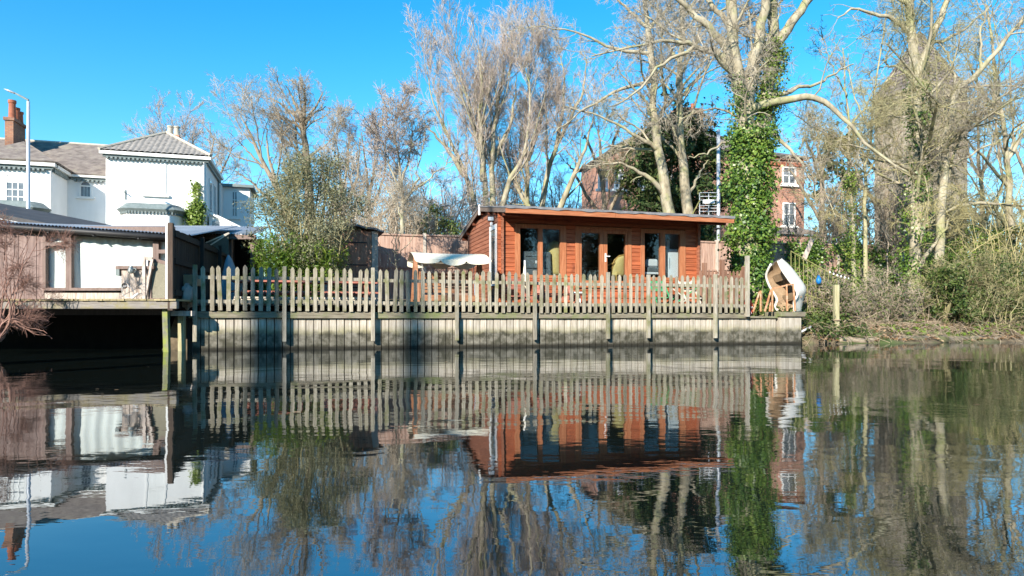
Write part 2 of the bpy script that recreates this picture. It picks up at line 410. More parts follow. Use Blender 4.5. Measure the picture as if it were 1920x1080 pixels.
M['bramble'] = mk_leaf('bramble_leaf', (.03, .06, .015), (.085, .13, .03), (.18, .21, .06), trans=.3, rough=.5)
M['pine'] = mk_leaf('pine_needle', (.035, .06, .02), (.08, .12, .04), (.14, .17, .06), trans=.2, rough=.6)
M['flint'] = mk('flint_wall', [(.15, .12, .09), (.27, .225, .17), (.36, .31, .24)], (4, 4, 4), detail=9, rough=.9, bump=.5)
M['spire'] = mk('shingled_spire', [(.12, .095, .09), (.19, .155, .145), (.25, .21, .195)], (2, 2, 14), detail=6, rough=.9, bump=.6, bdist=.03)
M['darkpost'] = mk('dark_brown_post', [(.05, .034, .026), (.11, .075, .055)], (18, 18, 3), rough=.8)
M['shadeboard'] = mk('black_shade_board', [(.006, .006, .005), (.012, .011, .010)], (6, 6, 3), rough=.95, bump=.2, spec=.1)  # near-black colour imitating deep shade below the boathouse

# ------------------------------------------------------------------ ground and water
def smooth(a, b, x):
    k = np.clip((x - a) / (b - a), 0, 1); return k * k * (3 - 2 * k)
def ground_h(t, o):
    t = np.asarray(t, float); o = np.asarray(o, float)
    wob = 0.25 * np.sin(t * 1.7) + 0.18 * np.sin(t * 3.9 + 1) + 0.1 * np.sin(t * 7.3)
    left = 1 - smooth(-1.2, -0.4, t); right = smooth(14.5, 15.3, t)
    edge = 0.45 + left * 4.2 + right * (-0.75 + wob * .6)
    d = o - edge
    steep = -0.9 + 1.62 * smooth(-0.35, 0.05, d)
    soft = -0.9 + 1.0 * smooth(-1.6, 0.1, d) + 0.30 * smooth(0.05, 0.7, d) + 0.55 * smooth(0.5, 3.8, d)
    h = steep * (1 - right) + soft * right
    h = h + 0.55 * smooth(2.5, 7.0, d) + 1.5 * smooth(8, 21, d) + 0.25 * smooth(21, 60, d)
    far = smooth(-27, -29, o)                   # the near bank behind the camera
    h = h + 1.9 * far
    bump = 0.05 * np.sin(t * 2.3 + o * 1.1) * np.sin(o * 2.9 - t * .7)
    return h + bump * smooth(-.2, .5, d)
def ground_at(x, y):
    t, o = BANK.inv(x, y); return float(ground_h(t, o))

gt = np.concatenate([[-700, -400, -200, -110, -70], np.arange(-45, 60, .5), [75, 110, 200, 400, 700]])
go = np.concatenate([[-500, -200, -90, -50, -40, -34], np.arange(-32, -24, 1.0), [-22, -16, -10, -5], np.arange(-3, 12, .3), np.arange(12, 45, 1.5), [60, 90, 150, 300, 600, 900]])
TT, OO = np.meshgrid(gt, go, indexing='ij')
HH = ground_h(TT, OO)
GV = np.stack([BANK.o[0] + TT * BANK.u[0] + OO * BANK.n[0], BANK.o[1] + TT * BANK.u[1] + OO * BANK.n[1], HH], -1).reshape(-1, 3)
ni, nj = TT.shape
ii, jj = np.meshgrid(np.arange(ni - 1), np.arange(nj - 1), indexing='ij')
b0 = (ii * nj + jj).ravel()
GF = np.stack([b0, b0 + nj, b0 + nj + 1, b0 + 1], 1)
M['ground'] = mk('earth_and_litter', [(.055, .042, .026), (.13, .10, .065), (.20, .165, .10)], (2.5, 2.5, 2.5), detail=9, rough=.95, bump=.8, bdist=.06, spot=((.07, .095, .03), .7, .5, .62))
tag(np_obj('ground', GV, GF, M['ground'], smooth=True), kind='structure')

def water_mat():
    m = bpy.data.materials.new('river_water'); m.use_nodes = True
    nt = m.node_tree; n = nt.nodes; l = nt.links
    n.remove(n['Principled BSDF']); out = n['Material Output']
    g = n.new('ShaderNodeNewGeometry')
    def nz(sc, det, vec=(1, 1, 1), dist=0.0):
        mp = n.new('ShaderNodeMapping'); mp.inputs['Scale'].default_value = vec
        l.new(g.outputs['Position'], mp.inputs['Vector'])
        t = n.new('ShaderNodeTexNoise'); t.inputs['Scale'].default_value = sc; t.inputs['Detail'].default_value = det; t.inputs['Distortion'].default_value = dist
        l.new(mp.outputs[0], t.inputs['Vector']); return t.outputs['Fac']
    def mul(a, k):
        x = n.new('ShaderNodeMath'); x.operation = 'MULTIPLY'; l.new(a, x.inputs[0])
        if isinstance(k, float): x.inputs[1].default_value = k
        else: l.new(k, x.inputs[1])
        return x.outputs[0]
    def add(a, b):
        x = n.new('ShaderNodeMath'); l.new(a, x.inputs[0]); l.new(b, x.inputs[1]); return x.outputs[0]
    patch = n.new('ShaderNodeMapRange'); l.new(nz(.11, 2, (1, 1.6, 1)), patch.inputs['Value'])
    patch.inputs['From Min'].default_value = .38; patch.inputs['From Max'].default_value = .66; patch.inputs['To Min'].default_value = .35; patch.inputs['To Max'].default_value = 1.3
    big = mul(nz(0.55, 2, (1, 1, 1), .4), 1.0)
    mid = mul(mul(nz(2.2, 2, (1, 1.3, 1), .3), .22), patch.outputs[0])
    fine = mul(mul(nz(8.0, 3, (.7, 1.6, 1)), .07), patch.outputs[0])
    bp = n.new('ShaderNodeBump'); bp.inputs['Strength'].default_value = 1.0; bp.inputs['Distance'].default_value = WATER_AMP
    l.new(add(add(big, mid), fine), bp.inputs['Height'])
    gl = n.new('ShaderNodeBsdfGlossy'); gl.inputs['Roughness'].default_value = 0.012; gl.inputs['Color'].default_value = (.93, .96, 1.0, 1)
    df = n.new('ShaderNodeBsdfDiffuse'); df.inputs['Color'].default_value = (.008, .011, .009, 1)
    fr = n.new('ShaderNodeFresnel'); fr.inputs['IOR'].default_value = WATER_IOR
    for s in (gl, fr): l.new(bp.outputs[0], s.inputs['Normal'])
    ms = n.new('ShaderNodeMixShader')
    l.new(fr.outputs[0], ms.inputs[0]); l.new(df.outputs[0], ms.inputs[1]); l.new(gl.outputs[0], ms.inputs[2]); l.new(ms.outputs[0], out.inputs['Surface'])
    return m
WATER_AMP, WATER_IOR = 0.011, 3.0
wq = [BANK.p(-600, -31, 0), BANK.p(600, -31, 0), BANK.p(600, 7, 0), BANK.p(-600, 7, 0)]
tag(MB().add(wq, [(0, 1, 2, 3)]).build('water', water_mat()), kind='structure')

# ------------------------------------------------------------------ river wall of upright planks
def wall_mat():
    m = mk('river_wall_plank', [(.28, .245, .195), (.43, .385, .32), (.55, .50, .43)], (25, 25, 2.2), rough=.85, bump=.5, bdist=.006, rand=.13)
    nt = m.node_tree; n = nt.nodes; l = nt.links; b = n['Principled BSDF']
    src = b.inputs['Base Color'].links[0].from_socket
    g = n.new('ShaderNodeNewGeometry'); sx = n.new('ShaderNodeSeparateXYZ'); l.new(g.outputs['Position'], sx.inputs[0])
    def noise(sc, det=6):
        t = n.new('ShaderNodeTexNoise'); t.inputs['Scale'].default_value = sc; t.inputs['Detail'].default_value = det; t.inputs['Roughness'].default_value = .65
        l.new(g.outputs['Position'], t.inputs['Vector']); return t.outputs['Fac']
    def band(z1, z0, sc, amp):                  # 0 above z1, 1 below z0, ragged edge
        a = n.new('ShaderNodeMath'); a.operation = 'MULTIPLY_ADD'; l.new(noise(sc), a.inputs[0]); a.inputs[1].default_value = amp; l.new(sx.outputs['Z'], a.inputs[2])
        r = n.new('ShaderNodeMapRange'); r.inputs['From Min'].default_value = z1 + amp / 2; r.inputs['From Max'].default_value = z0 + amp / 2; l.new(a.outputs[0], r.inputs['Value']); return r.outputs[0]
    def mixc(f, a, c, k=1.0):
        x = n.new('ShaderNodeMix'); x.data_type = 'RGBA'
        if k != 1.0:
            q = n.new('ShaderNodeMath'); q.operation = 'MULTIPLY'; l.new(f, q.inputs[0]); q.inputs[1].default_value = k; f = q.outputs[0]
        l.new(f, x.inputs['Factor']); l.new(a, x.inputs[6])
        if isinstance(c, tuple): x.inputs[7].default_value = (*c, 1)
        else: l.new(c, x.inputs[7])
        return x.outputs[2]
    blot = n.new('ShaderNodeValToRGB'); l.new(noise(5.5, 8), blot.inputs['Fac'])
    for e, p, c in zip(blot.color_ramp.elements, (.42, .66), ((.055, .052, .036), (.21, .195, .16))): e.position = p; e.color = (*c, 1)
    c = mixc(band(.50, .34, 2.0, .30), src, (.23, .215, .10), .7)    # green tide stain
    c = mixc(band(.42, .31, 3.0, .30), c, blot.outputs['Color'])
    c = mixc(band(.10, .03, 4.0, .06), c, (.022, .02, .014))
    l.new(c, b.inputs['Base Color'])
    return m
M['wallplank'] = wall_mat()
wall = thing('river_wall', 'long timber river wall of weathered upright planks, dark with algae at the waterline', 'wall', BANK.p(7, 0, 0))
PW = 0.1585
variants = []
for k in range(4):
    mb = MB(); w = PW - .006 - .002 * (k % 2); th = .05
    prof = [(-w / 2, 0), (-w / 2 + .008, -th), (w / 2 - .008, -th), (w / 2, 0)]
    mb.prism([Vector((a, b, -.9)) for a, b in prof][::-1], (0, 0, 1.575))
    variants.append(local_mesh(mb, 'plank', M['wallplank']))
n_pl = int((BANK.t(1459) + .12) / PW)
for i in range(n_pl):
    piece('plank', variants[i % 4], wall, BANK.p(-.04 + PW * (i + .5), .06 + rnd.uniform(-.008, .008), rnd.uniform(-.012, .0)), (0, 0, TH + rnd.uniform(-.012, .012)))
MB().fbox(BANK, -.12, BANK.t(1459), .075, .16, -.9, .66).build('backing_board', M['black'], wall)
tb = [-.10, 1.75, 3.57, 5.42, 7.26, 9.1, 10.17, 12.03, 13.02]
for a, b in ((-.10, 1.74), (1.76, 5.41), (5.43, 9.09), (9.11, 12.02), (12.04, 13.05)):
    MB().fbox(BANK, a, b, -.055, .12, .662 + rnd.uniform(-.01, .004), .79 + rnd.uniform(-.008, .008)).build('waling_beam', M['beam'], wall, bevel=.008)
# the end block with its cap, and the side return on the left
MB().fbox(BANK, BANK.t(1459.5), BANK.t(1498), -.10, .5, -.9, .70).build('end_block', M['wallplank'], wall, bevel=.01)
MB().fbox(BANK, BANK.t(1457), BANK.t(1503), -.16, .55, .705, .83).build('end_cap', M['beam'], wall, bevel=.012)
MB().fbox(BANK, 13.06, BANK.t(1456), -.05, .3, .664, .715).build('broken_coping', M['beam'], wall, bevel=.01)
MB().fbox(BANK, -.14, -.06, .05, 5.0, -.9, .72).build('side_return', M['darkfence'], wall)
te_ = tag(MB().fbox(BANK, -.05, 13.3, .10, 3.2, .925, .965).build('terrace', M['deckedge']), kind='structure')
MB().fbox(BANK, -.05, 13.3, .9, .94, .2, .924).build('under_deck_shade', M['black'], te_)  # added black sheet, stands in for the shade under the deck
for i in range(24): MB().fbox(BANK, .2 + .55 * i, .27 + .55 * i, .13, .9, .79, .924).build('joist', M['darkfence'], te_)
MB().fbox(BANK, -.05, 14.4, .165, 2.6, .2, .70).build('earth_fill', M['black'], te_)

# ------------------------------------------------------------------ picket fence on the wall
fence = thing('picket_fence', 'weathered grey-green picket fence standing along the top of the river wall', 'fence', BANK.p(6.5, 0, .79))
PT = [0.03, 1.75, 3.57, 5.42, 7.26, 9.1, 10.17, 12.03]
for i, t in enumerate(PT):
    MB().fbox(BANK, t - .04, t + .04, -.145, -.062, .16 + rnd.uniform(-.02, .02), 1.74 + rnd.uniform(-.03, .03)).build('post', M['postwood'], fence, bevel=.006)
te = BANK.t(1397)
MB().fbox(BANK, te - .045, te + .045, -.14, -.05, .70, 2.26).build('post', M['postwood'], fence, bevel=.006)
pk = []
for k in range(5):
    w = .078 + .003 * (k % 3); h = .905 + .008 * k; mb = MB(); q = .05 if k != 2 else .035
    mb.prism([Vector((-w / 2, 0, 0)), Vector((w / 2, 0, 0)), Vector((w / 2, 0, h - q)), Vector((w * .12, 0, h)), Vector((-w * .12, 0, h)), Vector((-w / 2, 0, h - q))], (0, .02, 0))
    pk.append(local_mesh(mb, 'picket', M['picket']))
ends = PT + [te]
for a, b in zip(ends[:-1], ends[1:]):
    n = max(1, round((b - a) / .158) - 1); st = (b - a) / (n + 1)
    dz = rnd.uniform(-.02, .015)
    for z0 in (.955, 1.445):
        MB().fbox(BANK, a + .042, b - .042, -.072, -.034, z0 + dz, z0 + .07 + dz).build('rail', M['postwood'], fence)
    for k in range(n):
        piece('picket', rnd.choice(pk), fence, BANK.p(a + st * (k + 1) + rnd.uniform(-.008, .008), -.098 + rnd.uniform(-.002, .003), .795 + dz + rnd.uniform(-.014, .014)), (rnd.uniform(-.015, .015), rnd.gauss(0, .016), TH + rnd.uniform(-.04, .04)))

# ------------------------------------------------------------------ the cabin
OF = 2.2
TL, TR = BANK.t(942, OF), BANK.t(1304, OF)
OB = OF + 3.87
FZ = 1.45
cabin = thing('log_cabin', 'red-brown boarded cabin with glazed front doors and deep overhanging roof', 'cabin', BANK.p((TL + TR) / 2, OF, .78))
CH = .1165
def log_profile(z, depth=.055, dirn=-1):        # half-round face
    return [(0, z), (dirn * depth * .80, z + .001), (dirn * depth, z + .010), (dirn * depth, z + CH - .012), (dirn * depth * .80, z + CH - .003), (0, z + CH - .002)]
openings = [(964, 1060, 1.74, 3.16), (1077, 1182, 1.5, 3.16), (1199, 1283, 1.74, 3.16)]
OT = [(BANK.t(a, OF), BANK.t(b, OF), z0, z1) for a, b, z0, z1 in openings]
z = .86; k = 0
while z < 3.52:
    cuts = [TL - .13]
    for a, b, z0, z1 in OT:
        if z + CH * .5 > z0 and z + CH * .5 < z1: cuts += [a, b]
    cuts.append(TR + .13)
    for a, b in zip(cuts[0::2], cuts[1::2]):
        mb = MB(); poly = [BANK.p(a, OF + d, zz) for d, zz in log_profile(z)]
        mb.prism(poly, BANK.p(b, 0, 0) - BANK.p(a, 0, 0)); mb.build('log', M['log'], cabin)
    for tt, sg in ((TL, -1), (TR, 1)):
        mb = MB(); zz = z + CH * .5
        poly = [BANK.p(tt + sg * -d, OF - .14, q) for d, q in log_profile(zz)]
        mb.prism(poly if sg > 0 else poly[::-1], BANK.p(0, OB + .1, 0) - BANK.p(0, OF - .14, 0)); mb.build('log', M['logside'], cabin)
    z += CH; k += 1
# inner lining: solid behind the logs, with the openings left free
def lining(t0, t1, z0, z1): MB().fbox(BANK, t0, t1, OF + .002, OF + .06, z0, z1).build('lining', M['interior'], cabin)
ts = [TL + .005] + [v for a, b, _, _ in OT for v in (a, b)] + [TR - .005]
for a, b in zip(ts[0::2], ts[1::2]): lining(a, b, .86, 3.56)
for a, b, z0, z1 in OT: lining(a + .001, b - .001, .86, z0); lining(a + .001, b - .001, z1, 3.56)
MB().fbox(BANK, TL + .005, TR - .005, OB - .06, OB, .86, 3.6).build('back_wall', M['interior'], cabin)
MB().fbox(BANK, TL + .004, TL + .06, OF + .062, OB - .062, .86, 3.55).build('side_lining', M['interior'], cabin)
MB().fbox(BANK, TR - .06, TR - .004, OF + .062, OB - .062, .86, 3.55).build('side_lining', M['interior'], cabin)
MB().fbox(BANK, TL + .062, TR - .062, OF + .062, OB - .062, FZ - .1, FZ).build('floor', M['floor'], cabin)
# gable triangles over the side walls
OE, OR_, OBK = OF - .95, 4.05, 6.8
TV, TW = BANK.t(948, OE), BANK.t(1375, OE)
ZE, ZR, ZB = 3.50, 3.95, 3.42
def roof_z(o): return ZE + (ZR - ZE) * (o - OE) / (OR_ - OE) if o < OR_ else ZR + (ZB - ZR) * (o - OR_) / (OBK - OR_)
for tt in (TL - .01, TR - .05):
    poly = [BANK.p(tt, o, zz) for o, zz in ((OF, 3.3), (OB, 3.2), (OB, roof_z(OB) - .15), (OR_, ZR - .15), (OF, roof_z(OF) - .15))]
    MB().prism(poly, BANK.p(.06, 0, 0) - BANK.p(0, 0, 0)).build('gable', M['logside'], cabin)
# roof: deck boards below, felt on top, fascia and verges
def slab(o0, o1, t0, t1, top, thick, name, m, parent, wave=0.0):
    p = lambda t, o, dz: BANK.p(t, o, roof_z(o) + dz)
    mb = MB().hexa([p(t0, o0, top - thick), p(t1, o0, top - thick), p(t1, o1, top - thick), p(t0, o1, top - thick), p(t0, o0, top), p(t1, o0, top), p(t1, o1, top), p(t0, o1, top)])
    return mb.build(name, m, parent)
nb = 22
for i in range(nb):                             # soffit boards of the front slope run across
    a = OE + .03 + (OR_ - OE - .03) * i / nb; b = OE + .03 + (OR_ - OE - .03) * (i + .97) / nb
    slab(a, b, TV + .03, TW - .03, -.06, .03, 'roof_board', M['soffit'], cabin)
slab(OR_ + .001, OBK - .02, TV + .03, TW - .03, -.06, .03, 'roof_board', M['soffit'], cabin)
mb = MB()                                       # felt, slightly wavy at the eave
NU = 60
def felt(side):
    o0, o1 = (OE - .05, OR_) if side == 0 else (OR_, OBK)
    def fn(u, v):
        t = TV - .02 + (TW - TV + .04) * u; o = o0 + (o1 - o0) * v
        wv = (.012 * math.sin(t * 5.3) + .010 * math.sin(t * 11.7 + 1)) * (1 - v if side == 0 else v)
        return BANK.p(t, o, roof_z(o) - .035 + wv)
    return fn
for side in (0, 1): mb.grid(felt(side), NU, 4)
rf = mb.build('roof_felt', M['felt'], cabin)
sm = rf.modifiers.new('thick', 'SOLIDIFY'); sm.thickness = .03; sm.offset = -1
for a, b in ((TV, (TV + TW) / 2 - .3), ((TV + TW) / 2 - .297, TW)):
    MB().fbox(BANK, a + .002, b, OE - .040, OE + .02, ZE - .205, ZE - .088).build('fascia', M['fascia'], cabin)
mb = MB()                                       # turned-down felt edge along the eave
mb.grid(lambda u, v: BANK.p(TV - .02 + (TW - TV + .04) * u, OE - .052 - .006 * math.sin(u * 60), ZE - .02 - (.062 + .010 * math.sin(u * 41) + .008 * math.sin(u * 97)) * v), 120, 2)
de = mb.build('felt_edge', M['felt'], cabin); sm = de.modifiers.new('thick', 'SOLIDIFY'); sm.thickness = .008
for tt, nm in ((TV, 'verge_board'), (TW - .025, 'verge_board')):
    for o0, o1 in ((OE + .022, OR_ - .001), (OR_ + .001, OBK)):
        p = lambda t, o, dz: BANK.p(t, o, roof_z(o) + dz)
        MB().hexa([p(tt, o0, -.19), p(tt + .025, o0, -.19), p(tt + .025, o1, -.19), p(tt, o1, -.19), p(tt, o0, -.066), p(tt + .025, o0, -.066), p(tt + .025, o1, -.066), p(tt, o1, -.066)]).build(nm, M['verge'], cabin)
MB().fbox(BANK, TV - .02, TV + .01, OR_ - .06, OR_ + .06, ZR - .30, ZR + .0).build('ridge_finial', M['whiteframe'], cabin)
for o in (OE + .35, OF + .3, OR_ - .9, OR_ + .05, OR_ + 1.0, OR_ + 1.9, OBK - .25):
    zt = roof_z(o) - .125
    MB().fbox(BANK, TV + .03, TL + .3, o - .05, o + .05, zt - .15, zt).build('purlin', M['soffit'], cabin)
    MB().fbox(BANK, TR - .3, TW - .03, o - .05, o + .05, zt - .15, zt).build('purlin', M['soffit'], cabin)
# windows and doors
def jamb(mb, px0, px1, z0, z1, oo=.075): mb.fbox(BANK, BANK.t(px0, OF), BANK.t(px1, OF), OF - oo, OF + .05, z0, z1)
def pane(px0, px1, z0, z1, parent, oo=.02):
    return MB().fbox(BANK, BANK.t(px0, OF), BANK.t(px1, OF), OF - oo, OF - oo + .006, z0, z1).build('pane', M['glass'], parent)
for (x0, x1, x2, x3, x4, x5), z0 in (((964, 974, 1008, 1016, 1049, 1060), 1.74), ((1199, 1206.5, 1236, 1245, 1273, 1283), 1.74)):
    mb = MB()
    jamb(mb, x0, x1, z0 + .001, 3.159); jamb(mb, x4, x5, z0 + .001, 3.159); jamb(mb, x2, x3, z0 + .08, 3.06, .07)
    w = mb.build('window', M['frame'], cabin)
    mb = MB(); jamb(mb, x1 + .1, x4 - .1, 3.06, 3.159, .07); mb.build('head', M['frame'], w)
    mb = MB(); jamb(mb, x1 + .1, x4 - .1, z0 + .001, z0 + .08, .07); mb.build('sill', M['frame'], w)
    pane(x1, x2, z0 + .08, 3.06, w); pane(x3, x4, z0 + .08, 3.06, w)
mb = MB(); jamb(mb, 1077, 1084, 1.501, 3.159); jamb(mb, 1175, 1182, 1.501, 3.159)
df = mb.build('door_frame', M['frame'], cabin)
mb = MB(); jamb(mb, 1084.1, 1174.9, 3.09, 3.159, .072); mb.build('head', M['frame'], df)
for x0, x1, x2, x3 in ((1084.3, 1089, 1123, 1129.8), (1130.2, 1137, 1171, 1174.7)):
    mb = MB(); jamb(mb, x0, x1, 1.505, 3.085, .06); jamb(mb, x2, x3, 1.505, 3.085, .06)
    d = mb.build('door', M['frame'], cabin)
    mb = MB(); jamb(mb, x1 + .05, x2 - .05, 1.505, 1.70, .056); mb.build('bottom_rail', M['frame'], d)
    mb = MB(); jamb(mb, x1 + .05, x2 - .05, 3.0, 3.085, .056); mb.build('top_rail', M['frame'], d)
    pane(x1, x2, 1.70, 3.0, d)
    if x0 > 1130:
        mb = MB(); t0 = BANK.t(1133.5, OF)
        mb.fbox(BANK, t0 - .02, t0 + .02, OF - .072, OF - .061, 2.22, 2.45)
        mb.build('handle_plate', M['appl'], d)
        MB().bar(BANK.p(t0, OF - .10, 2.37), BANK.p(t0 + .12, OF - .10, 2.37), .02).bar(BANK.p(t0, OF - .072, 2.37), BANK.p(t0, OF - .10, 2.37), .02).build('handle', M['appl'], d)
# narrow white window in the left wall, floodlight under the eave
o0, o1 = OF + .35, OF + 1.05
mb = MB()
for a, b, z0, z1 in ((o0, o0 + .09, 1.55, 3.2), (o1 - .09, o1, 1.55, 3.2), (o0 + .09, o1 - .09, 1.55, 1.66), (o0 + .09, o1 - .09, 3.08, 3.2)):
    mb.fbox(BANK, TL - .09, TL - .058, a, b, z0, z1)
sw = mb.build('side_window', M['whiteframe'], cabin)
MB().fbox(BANK, TL - .07, TL - .062, o0 + .09, o1 - .09, 1.66, 3.08).build('pane', M['darkglass'], sw)
MB().fbox(BANK, TL - .061, TL - .0575, o0 + .09, o1 - .09, 1.66, 3.08).build('blind', M['curtain'], sw)
c = BANK.p(TL - .12, OF + .75, 3.38)
fl = MB().box(c.x - .09, c.x + .09, c.y - .06, c.y + .06, c.z - .06, c.z + .08).build('floodlight', M['black'], cabin, bevel=.01)
MB().box(c.x - .075, c.x + .075, c.y - .072, c.y - .062, c.z - .045, c.z + .05).build('lens', M['steel'], fl)
MB().lathe(c + Vector((.02, 0, -.2)), [(.0, 0), (.045, .02), (.05, .07), (.03, .12)], 12).build('sensor', M['appl'], fl, smooth=True)
# steps in front of the doors
steps = thing('wooden_steps', 'broad red timber steps leading up to the cabin doors', 'steps', BANK.p(BANK.t(1150, 1.6), 1.6, .78))
s0, s1 = BANK.t(1085, OF), BANK.t(1262, OF)
for i, (zz, oo) in enumerate(((1.02, OF - .95), (1.24, OF - .66), (1.44, OF - .37))):
    MB().fbox(BANK, s0, s1, oo - .03, oo + .30, zz - .035, zz).build('tread', M['log'], steps, bevel=.005)
    MB().fbox(BANK, s0 + .01, s1 - .01, oo, oo + .025, (.966, 1.021, 1.241)[i], zz - .036).build('riser', M['log'], steps)
for t_ in (s0 + .03, s1 - .07):
    MB().prism([BANK.p(t_, OF - .92, .967), BANK.p(t_, OF - .07, .967), BANK.p(t_, OF - .07, 1.4), BANK.p(t_, OF - .34, 1.4)], BANK.p(.04, 0, 0) - BANK.p(0, 0, 0)).build('stringer', M['log'], steps)

# ------------------------------------------------------------------ white house
house = thing('white_house', 'white rendered two-storey house with slate and pantile roofs and dentil eaves', 'house', HOUSE.p(-4, 1, 2.3))
H = HOUSE
def hb(t0, t1, o0, o1, z0, z1, name, m, parent=None, **k): return MB().fbox(H, t0, t1, o0, o1, z0, z1).build(name, m, parent or house, **k)
EZ, WZ = 9.02, 7.98                             # eave heights: main block, wing
TB = H.t(95, -1.2); TA = -10.2
hb(-4.75, 0, 0, 5.4, 1.5, EZ, 'main_wall', M['white'])
hb(-14, -4.752, 1.2, 6.0, 1.5, WZ, 'wing_wall', M['white'])
hb(TA, TB, -1.2, 1.198, 1.5, WZ, 'bay_wall', M['white'])
hb(.1, 1.65, 6.6, 10, 1.5, 8.95, 'rear_wall', M['white'])
hb(-3, .098, 5.402, 10, 1.5, 8.9, 'rear_wall', M['white'])
def eave(t0, t1, o0, o1, z, side=None):         # white gutter board over a row of dentils
    g = hb(t0 - .25, t1 + .25, o0 - .25, o0 - .001, z + .10, z + .26, 'gutter_board', M['whiteframe'])
    hb(t0 - .12, t1 + .12, o0 - .12, o0 - .002, z - .02, z + .095, 'cornice', M['teal'], g)
    me = local_mesh(MB().box(-.05, .05, -.1, .1, -.1, 0), 'dentil', M['teal'])
    n = int((t1 - t0) / .2)
    for i in range(n):
        piece('dentil', me, g, H.p(t0 + .1 + .2 * i, o0 - .102, z - .021), (0, 0, H.a))
eave(-4.75, 0, 0, 0, EZ); eave(TB + .3, -5.05, 1.2, 0, WZ); eave(TA, TB, -1.2, 0, WZ)
for (t_, o0, o1, z) in ((0, -.2, 5.4, EZ), (TB, -1.2, 1.0, WZ)):     # eaves of the right-hand faces
    hb(t_ + .001, t_ + .25, o0 + .2, o1, z + .10, z + .26, 'gutter_board', M['whiteframe'])
    hb(t_ + .002, t_ + .12, o0 + .2, o1, z - .10, z + .095, 'cornice', M['teal'])
hb(.0, 1.9, 6.3, 10.2, 8.952, 9.12, 'flat_roof', M['teal'])
# hipped pantile roof of the main block
ax_t0, ap_o0, ap_o1, AZ = H.t(313, 2.7), 2.55, 3.3, 11.05
t0, t1, o0, o1 = -5.0, .25, -.28, 5.7; ZZ = EZ + .27
nT, nV = 21 * 8, 14
def front_roof(name, t0, t1, oe, ze, tap, oap, zap, ncol, m, parent, amp=.045):
    vs = []; fs = []; nT = ncol * 6; nV = 14
    for i in range(nT + 1):
        t = t0 + (t1 - t0) * i / nT
        top = (t - t0) / (tap - t0) if t < tap else (t1 - t) / (t1 - tap)
        for j in range(nV + 1):
            v = top * j / nV
            step = .03 * (1 - (v * 9) % 1.0)
            vs.append(H.p(t, oe + (oap - oe) * v, ze + (zap - ze) * v + amp * abs(math.sin(math.pi * i / 6)) + step))
    for i in range(nT):
        for j in range(nV): fs.append((i * (nV + 1) + j, (i + 1) * (nV + 1) + j, (i + 1) * (nV + 1) + j + 1, i * (nV + 1) + j + 1))
    mb = MB(); mb.add(vs, fs); return mb.build(name, m, parent, smooth=True)
front_roof('pantile_slope', t0, t1, o0, ZZ, ax_t0, ap_o0, AZ, 20, M['pantile'], house)
def tri(name, pts, m, parent=None): return MB().add(pts, [tuple(range(len(pts)))]).build(name, m, parent or house)
A0, A1 = H.p(ax_t0, ap_o0, AZ), H.p(ax_t0, ap_o1, AZ)
tri('roof_slope', [H.p(t1, o0, ZZ), H.p(t1, o1, ZZ), A1, A0], M['pantile'])
tri('roof_slope', [H.p(t0, o1, ZZ), H.p(t0, o0, ZZ), A0, A1], M['pantile'])
tri('roof_slope', [H.p(t1, o1, ZZ), H.p(t0, o1, ZZ), A1], M['pantile'])
for a in (H.p(t0, o0, ZZ), H.p(t1, o0, ZZ)): MB().tube([a + Vector((0, 0, .05)), A0 + Vector((0, 0, .06))], .09, 6).build('hip_tile', M['buffpot'], house)
# wing roof and hipped bay roof
RZ, RO = 10.45, 4.2
def slab4(name, pts, m, th=.08):
    n = Vector((pts[1] - pts[0])).cross(pts[2] - pts[0]).normalized()
    if n.z < 0: n = -n
    return MB().prism(pts, n * th).build(name, m, house)
slab4('wing_roof', [H.p(-14, .95, WZ + .2), H.p(-4.76, .95, WZ + .2), H.p(-4.76, 2.6, WZ + .2 + 1.19), H.p(-5.3, RO, RZ), H.p(-14, RO, RZ)], M['slate'])
slab4('wing_roof', [H.p(-14, 7.4, WZ + .2), H.p(-4.8, 7.4, WZ + .2), H.p(-5.3, RO, RZ), H.p(-14, RO, RZ)], M['slate'])
MB().tube([H.p(-14, RO, RZ + .05), H.p(-5.3, RO, RZ + .05)], .1, 6).build('ridge_tile', M['buffpot'], house)
bt, bz, bo = (TA + TB) / 2, 9.55, .45
slab4('bay_roof', [H.p(TA - .3, -1.47, WZ + .27), H.p(TB + .3, -1.47, WZ + .27), H.p(bt, bo, bz)], M['slate'])
slab4('bay_roof', [H.p(TB + .3, -1.47, WZ + .27), H.p(TB + .3, 1.0, WZ + .27), H.p(bt, 3.0, bz), H.p(bt, bo, bz)], M['slate'])
slab4('bay_roof', [H.p(TA - .3, 1.0, WZ + .27), H.p(TA - .3, -1.47, WZ + .27), H.p(bt, bo, bz), H.p(bt, 3.0, bz)], M['slate'])
# chimneys
def pot(c, r, h, m, parent): return MB().lathe(c, [(r, 0), (r * .9, .1), (r * .82, h * .8), (r, h * .86), (r, h), (r * .7, h), (r * .6, h - .1)], 14).build('chimney_pot', m, parent, smooth=False)
co = 1.9; ca, cb_ = H.t(9, co), H.t(25, co)
ch = hb(ca, cb_, co, co + 1.55, 8.3, 11.0, 'chimney', M['chbrick'])
hb(ca - .06, cb_ + .06, co - .06, co + 1.61, 11.002, 11.16, 'chimney_cap', M['chbrick'], ch)
for k, h in ((.25, .95), (.75, .7), (1.2, .62)): pot(H.p((ca + cb_) / 2 + .05, co + k, 11.16), .19, h, M['terracotta'], ch)
co = 3.5; ca, cb_ = H.t(311, co), H.t(336, co)
ch2 = hb(ca, cb_, co, co + .6, 10.4, 11.25, 'chimney', M['chbrick'])
for f in (.25, .75): pot(H.p(ca + (cb_ - ca) * f, co + .3, 11.25), .17, .55, M['buffpot'], ch2)
